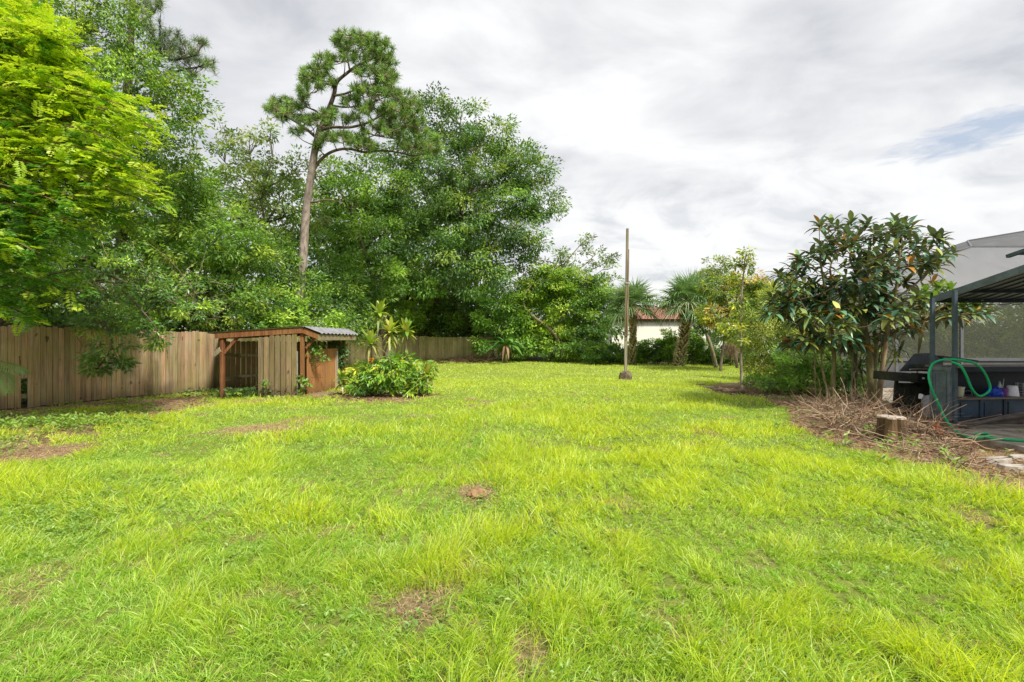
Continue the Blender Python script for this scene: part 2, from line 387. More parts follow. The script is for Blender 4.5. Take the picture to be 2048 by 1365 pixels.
# ================= grass =================
r = rg(5); g = G()
def scatter(y0, y1, dens, r, xr=1.3, pad=0.9, reach=0.0):
    n = int(dens * xr * (y1 ** 2 - y0 ** 2) + dens * 2 * pad * (y1 - y0))
    yy = np.sqrt(r.random(n * 2) * (y1 ** 2 - y0 ** 2) + y0 ** 2); xx = (r.random(n * 2) * 2 - 1) * (yy * xr + pad)
    return xx[:n], yy[:n]
def lawn_pts(y0, y1, dens, r, clump=True):
    x, y = scatter(y0, y1, dens, r)
    # tussocks: pull blades together a little
    if clump:
        cell = 0.16 + 0.0 * x; cx = np.floor(x / cell); cy = np.floor(y / cell)
        h1 = np.abs(np.sin(cx * 12.9898 + cy * 78.233) * 43758.5) % 1; h2 = np.abs(np.sin(cx * 39.3 + cy * 11.1) * 24634.6) % 1
        tx = (cx + 0.15 + 0.7 * h1) * cell; ty = (cy + 0.15 + 0.7 * h2) * cell; pull = 0.45 * (h1 > 0.45)
        x = x + (tx - x) * pull; y = y + (ty - y) * pull
    keep = inpoly(x, y, LAWN) & (r.random(len(x)) > np.clip(bare(x, y) * 1.06, 0, 0.985))
    return x[keep], y[keep]
def grass(y0, y1, dens, hmul, wd, K, r, keeplow=0.0):
    x, y = lawn_pts(y0, y1, dens, r); n = len(x)
    a = fbm(x, y, 1.5, 61); b2 = fbm(x, y, 0.42, 71); tall = np.clip((0.5 * a + 0.5 * b2 - 0.36) / 0.3, 0, 1)
    big = fbm(x, y, 5.0, 91)
    flt = np.clip((y - 9) / 8, 0, 1); tall = tall * (1 - 0.6 * flt) + 0.3 * flt
    L = (0.06 + 0.22 * tall ** 1.3) * (0.6 + 0.75 * r.random(n)) * hmul
    L *= 1 - 0.55 * bare(x, y)
    th = fbm(x, y, 0.7, 81) * 12 + r.normal(0, 1.25, n); lean = 0.12 + 0.55 * r.random(n) + 0.25 * (1 - tall)
    d = np.stack([np.cos(th) * lean, np.sin(th) * lean, np.ones(n)], 1)
    ps = r.random(n) * 6.28; nrm = np.stack([np.cos(ps), np.sin(ps), 0.3 + 0 * ps], 1)
    yel = np.array([0.57, 0.67, 0.03]); grn = np.array([0.31, 0.51, 0.055]); pale = np.array([0.55, 0.68, 0.20]); dk = np.array([0.13, 0.30, 0.025]); straw = np.array([0.42, 0.32, 0.15])
    mix = np.clip(tall * 1.0 + (big - 0.5) * 1.5 + r.normal(0, 0.2, n) + 0.1, 0, 1)[:, None]
    c = grn * (1 - mix) + yel * mix
    s = r.random(n)
    c = np.where((s < 0.13)[:, None], pale, c); c = np.where(((s > 0.13) & (s < 0.19))[:, None], dk, c)
    c = np.where((s > 0.19) & (s < 0.215 + 0.35 * bare(x, y)), 1, 0)[:, None] * straw + np.where((s > 0.19) & (s < 0.215 + 0.35 * bare(x, y)), 0, 1)[:, None] * c
    far = np.clip((y - 7) / 14, 0, 1)[:, None] * 0.7; c = c * (1 - far) + np.array([0.52, 0.63, 0.10]) * far
    c = c * (0.86 + 0.44 * r.random(n))[:, None]
    base = np.stack([x, y, hgt(x, y) - 0.005], 1)
    blades(g, base, d, nrm, L, wd * (0.7 + 0.6 * r.random(n)), 0.25 + 0.75 * r.random(n), c, K=K,
           prof=[0.8, 1.0, 0.75, 0.1] if K == 3 else ([0.9, 0.8, 0.1] if K == 2 else [1, 0.15]), tipcol=c * [1.08, 1.02, 1.0])
grass(0.6, 1.6, 5000, 1.3, 0.0045, 2, r)
grass(1.6, 3.6, 12500, 1.4, 0.0036, 3, r)
grass(3.6, 6.5, 5600, 1.28, 0.0052, 3, r)
grass(6.5, 11.0, 2000, 1.1, 0.0095, 2, r)
grass(11.0, 19.0, 640, 1.0, 0.017, 2, r)
grass(19.0, 38.0, 230, 1.0, 0.032, 1, r)
tag(g.build('grass', MAT['grass']), 'bright yellow-green unmown lawn grass filling the yard', kind='stuff')

# low straw and dead blades lying in the bare patches
r = rg(6); g = G(); x, y = scatter(1.8, 13, 2600, r); bb = bare(x, y); k = (r.random(len(x)) < bb * 0.85) & inpoly(x, y, LAWN); x, y = x[k], y[k]; n = len(x)
th = r.random(n) * 6.28; d = np.stack([np.cos(th), np.sin(th), 0.15 + 0.25 * r.random(n)], 1)
c = np.array([0.58, 0.40, 0.22]) * (0.5 + 0.9 * r.random(n))[:, None]
blades(g, np.stack([x, y, hgt(x, y) + 0.004 + 0.02 * r.random(n)], 1), d, np.array([[0, 0, 1.0]]), 0.04 + 0.10 * r.random(n), 0.0006 + 0.0005 * y, 0.25, c, K=2)
tag(g.build('dead_grass', MAT['dry']), 'brown dead grass blades lying in the bare patches', kind='stuff')

# broad-leaved creeping weeds
r = rg(7); g = G()
def weeds(x, y, h, s, r, pal, nl=7):
    n = len(x)
    for q in range(nl):
        th = r.random(n) * 6.28; z = hgt(x, y) + h * r.random(n)
        d = np.stack([np.cos(th), np.sin(th), 0.2 + 0.8 * r.random(n)], 1); rr = s * r.random(n)
        base = np.stack([x + np.cos(th) * rr, y + np.sin(th) * rr, z], 1)
        c = np.array(pal[0]) + (np.array(pal[1]) - pal[0]) * r.random(n)[:, None]
        leaves(g, base, d, np.stack([0.4 * r.normal(0, 1, n), 0.4 * r.normal(0, 1, n), np.ones(n)], 1), s * (0.7 + 0.6 * r.random(n)), s * 0.5, c)
PW = ((0.17, 0.34, 0.05), (0.36, 0.5, 0.10))
x, y = scatter(2.0, 7.5, 300, r); k = inpoly(x, y, LAWN)
wz = np.maximum(np.clip((1.2 - ell(x, y, 90, 1040, 210, 80)) * 1.2, 0, 1), np.clip((fbm(x, y, 0.8, 51) - 0.60) * 2.0, 0, 0.25))
wz = np.maximum(wz, 0.6 * np.clip((1.15 - ell(x, y, 1050, 1040, 190, 90)) * 1.2, 0, 1)); wz = np.maximum(wz, 0.6 * np.clip((1.15 - ell(x, y, 1960, 1130, 120, 120)) * 1.2, 0, 1))
k &= r.random(len(x)) < wz; weeds(x[k], y[k], 0.07, 0.034, r, PW)
x, y = scatter(6, 17, 30, r); k = inpoly(x, y, STRIP) & (fbm(x, y, 0.8, 57) > 0.5); weeds(x[k], y[k], 0.08, 0.06, r, ((0.16, 0.31, 0.05), (0.38, 0.5, 0.10)))
x, y = scatter(5, 14, 9, r); k = inpoly(x, y, BED) & (fbm(x, y, 0.7, 67) > 0.5); weeds(x[k], y[k], 0.1, 0.06, r, PW)
c0 = GP(110, 858); n = 200; x = c0[0] + r.normal(0, 0.75, n) + 0.1; y = c0[1] + r.normal(0, 0.3, n); weeds(x, y, 0.18, 0.075, r, ((0.16, 0.32, 0.04), (0.34, 0.50, 0.08)))
c0 = GP(500, 793); n = 60; x = c0[0] + r.normal(0, 0.6, n); y = c0[1] + r.normal(0, 0.15, n) - 0.1; weeds(x, y, 0.22, 0.12, r, ((0.05, 0.13, 0.03), (0.18, 0.28, 0.10)))
for px, py in ((1545, 860), (1680, 895), (1800, 905), (1720, 878), (1765, 935), (1910, 935)):
    c0 = GP(px, py); n = 4; weeds(c0[0] + r.normal(0, 0.1, n), c0[1] + r.normal(0, 0.08, n), 0.2, 0.08, r, PW)
tag(g.build('weeds', MAT['leaf']), 'small broad-leaved weeds creeping through the lawn and bare soil', kind='stuff')

# mulch / leaf litter over the bed and beneath the fence-side trees
r = rg(8); g = G(); x, y = scatter(5, 16, 150, r, 1.15); k = inpoly(x, y, BED) | inpoly(x, y, STRIP) & (r.random(len(x)) < 0.35) | (ell(x, y, 770, 792, 110, 9) < 1)
x, y = x[k], y[k]; n = len(x); th = r.random(n) * 6.28
c = np.where((r.random(n) < 0.5)[:, None], np.array([0.24, 0.135, 0.075]), np.array([0.35, 0.25, 0.16])) * (0.45 + 0.9 * r.random(n))[:, None]
leaves(g, np.stack([x, y, hgt(x, y) + 0.01 + 0.03 * r.random(n)], 1), np.stack([np.cos(th), np.sin(th), 0.3 * r.random(n)], 1), np.stack([0.4 * r.normal(0, 1, n), 0.4 * r.normal(0, 1, n), np.ones(n)], 1), 0.06 + 0.08 * r.random(n), 0.035, c)
tag(g.build('leaf_litter', MAT['dry']), 'brown dry leaf litter over the planting bed and fence strip', kind='stuff')
# ================= fence =================
def picket(g, c, U, D, w, h, th, col, r):
    e = w * 0.5; top = [(-e, 0), (e, 0), (e, h - 0.035), (e * 0.55, h - 0.006), (-e * 0.55, h - 0.006), (-e, h - 0.035)]
    col = np.asarray(col) * 1.35
    V = [np.array(c) + np.array(U) * a + np.array([0, 0, 1.0]) * b_ + np.array(D) * (k * th) for k in (-0.5, 0.5) for a, b_ in top]
    q = [(i, (i + 1) % 6, 6 + (i + 1) % 6, 6 + i) for i in range(6)] + [(3, 2, 5, 4), (2, 1, 0, 5), (6, 7, 8, 11), (11, 8, 9, 10)]
    g.add(V, q, col)
def woodcol(r, base=(0.33, 0.25, 0.155), v=0.36): return np.array(base) * (1 - v + 2 * v * r.random()) * (1 + r.normal(0, 0.04, 3))
def fence_run(P, r, label, pitch=0.125, name='picket_fence', z0=0.0, hole=False, base=(0.33, 0.25, 0.155), hgt_=1.8):
    root = thing(name, (P[0][0], P[0][1], 0), label, 'fence'); gp = G(); gr = G(); first = True
    posts = []
    for (x0, y0), (x1, y1) in zip(P[:-1], P[1:]):
        a = np.array([x0, y0, 0.0]); b = np.array([x1, y1, 0.0]); L = np.linalg.norm(b - a); U = (b - a) / L; D = np.array([-U[1], U[0], 0])
        if D[0] > 0: pass
        n = int(L / pitch)
        for i in range(n):
            c = a + U * (i + 0.5) * L / n; px = CX + F * c[0] / c[1]
            zz_ = hgt(c[0], c[1]); z = z0 + 0.03 + r.random() * 0.03 + zz_; h = hgt_ - z0 - 0.03 + r.normal(0, 0.012)
            if hole and 35 < px < 51: z += 0.62; h -= 0.62
            picket(gp, [c[0], c[1], z] - D * 0.022 + D * r.normal(0, 0.002), U, D, L / n - 0.006 - r.random() * 0.008, h, 0.018, woodcol(r, base), r)
        for z in (0.3, 0.95, 1.55): beam(gr, a + [0, 0, z] + D * 0.025, b + [0, 0, z] + D * 0.025, 0.04, 0.09, (0.3, 0.22, 0.13))
        m_ = max(1, round(L / 2.4))
        for i in range(m_ + 1): posts.append(a + U * L * i / m_ + D * 0.10)
    gp.build('picket_panel', MAT['wood'], root); gr.build('rail', MAT['wood'], root)
    for k, c in enumerate(posts):
        gg = G(); box(gg, (c[0], c[1], 0.8), (0.09, 0.09, 1.7), (0.28, 0.21, 0.13)); gg.build('post', MAT['wood'], root)
r = rg(21)
fence_run(FENCE[0:4], r, 'weathered picket fence at the left with a gap broken in its foot', hole=True, pitch=0.113, base=(0.335, 0.215, 0.115))
fence_run(FENCE[3:8], r, 'weathered picket fence running on behind the open shed', base=(0.36, 0.28, 0.16))
fence_run(FENCE[7:9], r, 'olive-brown picket fence closing the far end, beside the banana plant', base=(0.33, 0.275, 0.13))

# ================= shed =================
sh = thing('garden_shed', (-6.7, 14.3, 0), 'low open wooden shed with corrugated roof against the picket fence', 'shed')
A0 = np.array([-7.72, 12.8, 0.0]); B0 = np.array([-5.6, 13.0, 0.0]); Bk = np.array([-5.45, 15.75, 0.0]); Ak = np.array([-9.2, 15.35, 0.0])
RED = (0.19, 0.065, 0.03); ORG = (0.26, 0.11, 0.045); GRY = (0.27, 0.21, 0.14)
r = rg(22)
def part(name, mat, fn, parent=sh, smooth=False):
    g_ = G(); fn(g_); return g_.build(name, mat, parent, smooth)
part('post', MAT['redwood'], lambda g: box(g, A0 + [0.03, 0.05, 0.83], (0.09, 0.09, 1.66), RED))
part('post', MAT['redwood'], lambda g: box(g, B0 + [-0.06, 0.06, 0.85], (0.09, 0.09, 1.7), ORG))
part('post', MAT['redwood'], lambda g: box(g, Bk + [0.0, -0.1, 0.85], (0.1, 0.1, 1.7), RED))
part('post', MAT['redwood'], lambda g: box(g, Ak + [0.05, 0, 0.8], (0.1, 0.1, 1.6), RED))
zl, zm, zr = 1.72, 1.87, 1.70
part('roof_beam', MAT['redwood'], lambda g: beam(g, A0 + [-0.12, -0.03, zl - 0.085], B0 + [0.0, -0.03, zm - 0.085], 0.04, 0.14, (0.2, 0.08, 0.034)))
part('roof_beam', MAT['redwood'], lambda g: beam(g, B0 + [0.003, -0.03, zm - 0.087], B0 + [0.40, 0.0, zr - 0.087], 0.04, 0.14, ORG))
part('roof_beam', MAT['redwood'], lambda g: beam(g, Ak + [-0.1, 0.1, zl - 0.085], Bk + [0.0, 0.1, zm - 0.085], 0.04, 0.14, RED))
part('fascia_board', MAT['wood'], lambda g: beam(g, B0 + [0.40, -0.02, zr - 0.10], Bk + [0.30, 0.15, zr - 0.09], 0.035, 0.16, (0.26, 0.21, 0.12)))
def rafters(g):
    for t in np.linspace(0.12, 0.88, 5):
        a = A0 * (1 - t) + Ak * t; m_ = B0 * (1 - t) + Bk * t
        beam(g, a + [0, 0, zl - 0.075], m_ + [0, 0, zm - 0.075], 0.045, 0.09, RED); beam(g, m_ + [0, 0, zm - 0.077], m_ + [0.36, 0, zr - 0.075], 0.045, 0.09, RED)
part('rafters', MAT['redwood'], rafters)
def corr(g):
    def sheet(P00, P01, P10, P11, n):
        ts = np.linspace(0, 1, n * 8 + 1); V = []; 
        for s in (0, 1):
            for lift in (0.0, -0.006):
                for t in ts:
                    a = np.array(P00) * (1 - t) + np.array(P01) * t; b_ = np.array(P10) * (1 - t) + np.array(P11) * t
                    V.append((a if s == 0 else b_) + [0, 0, 0.017 * math.cos(t * n * 2 * math.pi) + lift])
        k = len(ts); q = []
        for i in range(k - 1):
            q += [(i, i + 1, 2 * k + i + 1, 2 * k + i), (k + i + 1, k + i, 3 * k + i, 3 * k + i + 1), (i, k + i, k + i + 1, i + 1), (2 * k + i, 2 * k + i + 1, 3 * k + i + 1, 3 * k + i)]
        g.add(V, q, (0.45, 0.46, 0.47))
    sheet(A0 + [-0.28, -0.1, zl - 0.0], Ak + [-0.2, 0.25, zl], B0 + [0, -0.1, zm + 0.02], Bk + [0, 0.3, zm + 0.02], 26)
    sheet(B0 + [0.003, -0.1, zm + 0.022], Bk + [0.003, 0.3, zm + 0.022], B0 + [0.46, -0.06, zr + 0.012], Bk + [0.36, 0.3, zr + 0.012], 11)
MAT['roofmetal'] = solid('corrugated_metal', (0.36, 0.37, 0.39), 0.45, 0.35, 4, 0.6, (0.16, 0.13, 0.11), 0.1, (1, 4, 1))
part('corrugated_roof', MAT['roofmetal'], corr)
def frontpan(g):
    a = A0 + (B0 - A0) * 0.455 + [0, -0.035, 0]; b_ = B0 + [-0.16, -0.035, 0]; U = unit(b_ - a); L = np.linalg.norm(b_ - a); n = 7
    for i in range(n):
        c = a + U * (i + 0.5) * L / n; t = 0.455 + 0.5 * i / n; h = zl + (zm - zl) * t - 0.155 + 0.015 * r.normal()
        picket(g, c, U, (-U[1], U[0], 0), L / n - 0.018, h, 0.02, woodcol(r, (0.195, 0.14, 0.078), 0.33), r)
part('front_panel', MAT['shedwood'], frontpan)
def door(g):
    a = B0 + [0.02, 0.14, 0]; b_ = B0 + [0.13, 2.15, 0]; U = unit(b_ - a); L = np.linalg.norm(b_ - a); n = 13; D = np.array([U[1], -U[0], 0])
    for i in range(n):
        c = a + U * (i + 0.5) * L / n; box(g, c + [0, 0, 0.66] + D * 0.01, (L / n - 0.012, 0.022, 1.22), woodcol(r, (0.43, 0.20, 0.075), 0.13), U, (-U[1], U[0], 0))
    beam(g, a + [-0.03, 0, 0.3], b_ + [-0.03, 0, 0.3], 0.03, 0.09, ORG); beam(g, a + [-0.03, 0, 1.1], b_ + [-0.03, 0, 1.1], 0.03, 0.09, ORG)
part('side_panel', MAT['redwood'], door)
part('grey_upright', MAT['postwood'], lambda g: box(g, B0 + [0.16, 2.0, 0.62], (0.05, 0.12, 1.15), (0.45, 0.38, 0.28)))
part('grey_upright', MAT['postwood'], lambda g: (box(g, B0 + [-0.15, -0.05, 0.65], (0.03, 0.02, 1.15), (0.33, 0.31, 0.29))))
def backpan(g):
    a = Ak + [0.1, 0, 0]; b_ = Bk + [-0.1, 0, 0]; U = unit(b_ - a); L = np.linalg.norm(b_ - a); n = 23
    for i in range(n):
        c = a + U * (i + 0.5) * L / n; picket(g, c, U, (-U[1], U[0], 0), L / n - 0.014, 1.50 + 0.01 * r.normal(), 0.02, woodcol(r, (0.25, 0.175, 0.095), 0.2), r)
part('back_panel', MAT['shedwood'], backpan)
def rails(g):
    beam(g, Ak + [0.1, -0.06, 1.02], Bk + [-0.4, -0.08, 1.02], 0.09, 0.06, (0.36, 0.27, 0.2)); beam(g, A0 + [0.1, 0.2, 0.98], Ak + [0.3, -0.1, 1.03], 0.05, 0.07, (0.36, 0.27, 0.2))
part('rail', MAT['postwood'], lambda g: beam(g, W(441, 709, 13.4), W(482, 712, 14.7), 0.05, 0.09, (0.42, 0.32, 0.25)))
part('shelf', MAT['postwood'], lambda g: beam(g, W(481, 711, 14.6), W(530, 711, 14.6), 0.3, 0.06, (0.45, 0.36, 0.26)))
part('rail', MAT['postwood'], lambda g: beam(g, W(441, 760, 13.4), W(482, 755, 14.7), 0.05, 0.10, (0.40, 0.31, 0.25)))
part('shelf', MAT['postwood'], lambda g: beam(g, W(481, 753, 14.6), W(530, 750, 14.6), 0.3, 0.06, (0.43, 0.34, 0.25)))
part('corner_brace', MAT['redwood'], lambda g: beam(g, A0 + [0.05, 0.05, 1.15], A0 + [0.42, 0.08, 1.6], 0.04, 0.07, RED))
part('corner_brace', MAT['redwood'], lambda g: beam(g, B0 + [0.02, 0.1, 1.3], B0 + [0.3, 0.1, 1.62], 0.04, 0.07, RED))
part('fence_bracket', MAT['postwood'], lambda g: beam(g, A0 + [-0.22, 0.1, 1.13], A0 + [0.0, 0.02, 1.28], 0.05, 0.13, (0.42, 0.34, 0.23)))

# ================= timber mast =================
pb = GP(1251, 760); ms = thing('timber_mast', (pb[0], pb[1], 0), 'tall slim timber mast standing alone in the lawn on a concrete lump', 'post')
top = W(1254.5, 458, pb[1]); mid = W(1252.5, 620, pb[1])
part('lower_post', MAT['postwood'], lambda g: beam(g, pb + [0, 0, 0.25], W(1252.6, 598, pb[1]), 0.10, 0.10, (0.30, 0.26, 0.20)), ms)
part('upper_post', MAT['postwood'], lambda g: beam(g, W(1250.9, 680, pb[1]) - [0, 0.03, 0], top - [0, 0.03, 0], 0.085, 0.085, (0.22, 0.18, 0.115)), ms)
part('splice_board', MAT['postwood'], lambda g: beam(g, W(1254.2, 672, pb[1] - 0.09), W(1256.6, 499, pb[1] - 0.02), 0.04, 0.085, (0.20, 0.125, 0.09)), ms)
part('metal_strap', solid('galvanised', (0.5, 0.5, 0.5), 0.45, 0.7, 8, 0.4), lambda g: box(g, W(1253.2, 567, pb[1]) - [0, 0.03, 0], (0.12, 0.13, 0.05), (0.5, 0.5, 0.5)), ms)
part('metal_strap', MAT['postwood'], lambda g: box(g, W(1252, 671, pb[1]) - [0, 0.03, 0], (0.13, 0.16, 0.035), (0.05, 0.05, 0.05)), ms)
MAT['oldconc'] = solid('mossy_concrete', (0.21, 0.16, 0.11), 0.95, 0, 7, 0.85, (0.06, 0.05, 0.025), 0.9)
def lump(g, c, rx, h, seed, col=(0.3, 0.3, 0.3), n=14):
    r = rg(seed); prof = [(1.0, -0.05), (1.04, 0.25), (0.93, 0.55), (0.74, 0.82), (0.45, 0.97), (0.02, 1.0)]; V = []; q = []
    for a, z in prof:
        for j in range(n): k = rx * a * (1 + 0.13 * r.normal() * 0.8); V.append(np.array(c) + [k * math.cos(j / n * 6.283), k * math.sin(j / n * 6.283), h * z * (1 + 0.06 * r.normal())])
    for i in range(len(prof) - 1):
        for j in range(n): k = (j + 1) % n; q.append((i * n + j, i * n + k, (i + 1) * n + k, (i + 1) * n + j))
    g.add(V, q, col)
part('concrete_footing', MAT['oldconc'], lambda g: lump(g, pb, 0.235, 0.33, 3, n=18), ms)

# ================= house beyond =================
hs = thing('neighbour_house', (14.5, 48, 0), 'cream bungalow with red-brown hip roof beyond the palms', 'house')
MAT['stucco'] = solid('stucco', (0.88, 0.86, 0.74), 0.9, 0, 2.2, 0.12, (0.7, 0.7, 0.6), 0.1)
MAT['shingle'] = solid('shingle', (0.34, 0.14, 0.105), 0.9, 0, 5, 0.55, (0.19, 0.10, 0.085), 0.5, (1, 1, 3))
Yh = 46.0
x0, x1 = (1216 - CX) / F * Yh, 27.0; ze = EYE + 41 / F * Yh
part('wall', MAT['stucco'], lambda g: box(g, ((x0 + x1) / 2 + 0.4, Yh + 5.1, ze / 2), (x1 - x0, 10, ze), (1, 1, 1)), hs)
part('fascia', solid('brown_fascia', (0.16, 0.075, 0.05), 0.7), lambda g: box(g, ((x0 + x1) / 2 + 0.4, Yh + 5.4, ze + 0.03), (x1 - x0 + 1.3, 11.2, 0.2), (1, 1, 1)), hs)
def roof(g):
    a, b_, c0, c1 = x0 - 0.35, x1 + 1.1, Yh - 0.35, Yh + 11.1; zr_ = ze + 0.135; h = 1.55; e = (c1 - c0) / 2
    V = [(a, c0, zr_), (b_, c0, zr_), (b_, c1, zr_), (a, c1, zr_), (a + e * 0.8, c0 + e, zr_ + h), (b_ - e, c0 + e, zr_ + h), ((a + a + e * .8) / 2, (c0 + c0 + e) / 2 + 0, zr_ + h / 2), (a, (c0 + c1) / 2, zr_), (b_, (c0 + c1) / 2, zr_)]
    g.add(V, [(0, 1, 5, 4), (2, 3, 4, 5), (3, 7, 0, 4), (1, 8, 2, 5)], (1, 1, 1))
part('roof', MAT['shingle'], roof, hs)
part('window', solid('dark_glass', (0.03, 0.035, 0.04), 0.1, 0, spec=0.6), lambda g: box(g, ((1425 - CX) / F * Yh, Yh + 0.09, 1.75), (1.1, 0.08, 1.2), (1, 1, 1)), hs)

# ================= screen enclosure =================
EN_Y = 15.0
en = thing('screen_enclosure', (9.2, 15.0, 0), 'grey mesh pool enclosure with mansard roof behind the magnolia', 'screen enclosure')
MAT['alu'] = solid('bronze_aluminium', (0.16, 0.165, 0.175), 0.5, 0.3, 6, 0.3)
def mesh_mat(name, alpha, col):
    m = newmat(name); t = N('ShaderNodeBsdfTransparent'); d = N('ShaderNodeBsdfDiffuse'); d.inputs[0].default_value = (*col, 1)
    tc_ = N('ShaderNodeTexCoord'); f = noise(tc_.outputs['Object'], 1.3, 5, 0.6, 0.4)
    fac = M_('ADD', M_('MULTIPLY', f, 0.25), alpha - 0.125); tr = N('ShaderNodeBsdfTranslucent'); tr.inputs[0].default_value = (*col, 1)
    ds = N('ShaderNodeMixShader'); ds.inputs[0].default_value = 0.4; nt.links.new(d.outputs[0], ds.inputs[1]); nt.links.new(tr.outputs[0], ds.inputs[2])
    s = N('ShaderNodeMixShader'); nt.links.new(fac, s.inputs[0]); nt.links.new(t.outputs[0], s.inputs[1]); nt.links.new(ds.outputs[0], s.inputs[2])
    o = N('ShaderNodeOutputMaterial'); nt.links.new(s.outputs[0], o.inputs[0]); return m
MAT['mesh'] = mesh_mat('insect_mesh', 0.60, (0.16, 0.16, 0.135)); MAT['meshtop'] = mesh_mat('roof_mesh', 0.80, (0.22, 0.22, 0.225)); MAT['meshdark'] = mesh_mat('upper_roof_mesh', 0.86, (0.14, 0.14, 0.145))
XL, XR, ze2 = 9.9, 23.0, 2.95; Yb = 17.6
p1 = W(1943, 494, 16.9); p2 = np.array([XR - 2, 16.9, p1[2]])
def quad(g, a, b_, c, d): g.add([a, b_, c, d], [(0, 1, 2, 3)], (1, 1, 1))
for i, x in enumerate(np.arange(XL, XR, 2.02)):
    part('wall_screen', MAT['mesh'], lambda g: (quad(g, (x, EN_Y, 0.95), (x + 2.02, EN_Y, 0.95), (x + 2.02, EN_Y, ze2), (x, EN_Y, ze2))), en)
part('kick_panel', solid('kick_panel', (0.12, 0.12, 0.12), 0.6, 0.2, 3, 0.4), lambda g: box(g, ((XL + XR) / 2, EN_Y, 0.45), (XR - XL, 0.03, 0.86), (1, 1, 1)), en)
part('side_screen', MAT['mesh'], lambda g: quad(g, (XL, EN_Y, 0.1), (XL, Yb, 0.1), (XL, Yb, ze2), (XL, EN_Y, ze2)), en)
part('roof_screen', MAT['meshtop'], lambda g: quad(g, (XL + .05, EN_Y, ze2), (XR, EN_Y, ze2), tuple(p2), tuple(p1)), en)
pk = W(1935, 482, 20.5); pk2 = W(2150, 446, 20.5); pb1 = np.array([XL, Yb, ze2])
part('roof_screen', MAT['meshdark'], lambda g: quad(g, tuple(p1), tuple(p2), tuple(pk2), tuple(pk)), en)
part('roof_screen', MAT['meshdark'], lambda g: quad(g, (XL, EN_Y + .02, ze2), tuple(p1), tuple(pk), tuple(pb1)), en)
for x in list(np.arange(XL, XR, 2.02)): part('upright', MAT['alu'], lambda g: box(g, (x, EN_Y, ze2 / 2), (0.09, 0.06, ze2), (1, 1, 1)), en)
part('roof_frame', MAT['alu'], lambda g: [beam(g, a, b_, 0.05, 0.06) for a, b_ in ((p1, p2), ((XL, EN_Y, ze2), p1), (p1, pk), (pk, pk2), ((XL, EN_Y, ze2 + .035), (XR, EN_Y, ze2 + .035)))], en)
part('chair_rail', MAT['alu'], lambda g: box(g, ((XL + XR) / 2, EN_Y - .02, 0.93), (XR - XL, 0.07, 0.09), (1, 1, 1)), en)
part('brace', MAT['alu'], lambda g: beam(g, W(1990, 618, 15.1), W(2052, 590, 15.1), 0.05, 0.12), en)

# ================= patio slab =================
sl = [GP(1893, 871)[:2], GP(2060, 908)[:2], (9.5, 5.6), (14, 6.4), (14, 14.7), (9.4, 14.7), (8.6, 9.6), (7.25, 8.0)]
g = G(); V = [(x, y, z) for z in (-0.05, 0.07) for x, y in sl]; n = len(sl)
g.add(V, [(i, (i + 1) % n, n + (i + 1) % n, n + i) for i in range(n)] + [(n, n + 1, n + 2, n + 3), (n, n + 3, n + 4, n + 7), (n + 4, n + 5, n + 6, n + 7)], (1, 1, 1))
tag(g.build('patio', solid('patio_concrete', (0.40, 0.35, 0.28), 0.9, 0, 3.5, 0.75, (0.10, 0.075, 0.055), 0.5)), kind='structure')

# ================= grill gazebo =================
STEEL = solid('blue_grey_steel', (0.09, 0.125, 0.16), 0.5, 0.25, 5, 0.5, (0.03, 0.035, 0.04), 0.1)
STEEL2 = solid('pale_panel_steel', (0.16, 0.20, 0.235), 0.5, 0.2, 6, 0.45, (0.04, 0.05, 0.055), 0.1)
NAVY = solid('dark_panel', (0.012, 0.022, 0.036), 0.45, 0.2, 5, 0.4, (0.004, 0.006, 0.01))
gz = thing('grill_gazebo', (7.6, 8.3, 0), 'blue-grey metal grill gazebo with bar counter on the patio', 'gazebo')
PA = np.array([7.6, 8.3, 0.07]); PB = np.array([7.58, 8.72, 0.07]); u_ = np.array([0.995, 0.10, 0]); 
part('post', STEEL, lambda g: beam(g, PA, PA + [0, 0, 2.30], 0.055, 0.055), gz)
part('post', STEEL, lambda g: beam(g, PB, PB + [0, 0, 2.2], 0.055, 0.055), gz)
part('post', STEEL, lambda g: beam(g, PA + u_ * 2.5, PA + u_ * 2.5 + [0, 0, 2.2], 0.055, 0.055), gz)
part('post', STEEL, lambda g: beam(g, [7.6, 5.9, 0.07], [7.6, 5.9, 2.3], 0.055, 0.055), gz)
zE = 2.27; yE = 8.9; yR = 7.0; zR = 2.68; xl, xr = 7.84, 10.3
def gable(g):
    V = [(xl, yE, zE), (xr, yE, zE), (xr, yR, zR), (xl, yR, zR)]; g.add(V, [(0, 1, 2, 3)], (1, 1, 1)); g.add([(a, b_, c + .03) for a, b_, c in V], [(3, 2, 1, 0)], (1, 1, 1))
    for x in np.arange(xl + 0.15, xr, 0.2): beam(g, (x, yE, zE - 0.012), (x, yR, zR - 0.012), 0.02, 0.02)
part('roof_panel', STEEL, gable, gz)
part('roof_panel', STEEL, lambda g: (g.add([(xl, yR, zR), (xr, yR, zR), (xr, 5.1, zE), (xl, 5.1, zE)], [(0, 1, 2, 3)], (1, 1, 1))), gz)
part('rake_beam', STEEL2, lambda g: (beam(g, (xl - .03, yE + .05, zE + 0.0), (xl - .03, yR, zR + 0.0), 0.05, 0.11), beam(g, (xl - .03, yR, zR), (xl - .03, 5.1, zE), 0.05, 0.11)), gz)
part('eave_beam', NAVY, lambda g: beam(g, (xl, yE, zE - 0.03), (xr, yE, zE - 0.03), 0.05, 0.07), gz)
part('purlin', NAVY, lambda g: beam(g, (xl, 8.35, 2.355), (xr, 8.35, 2.355), 0.04, 0.05), gz)
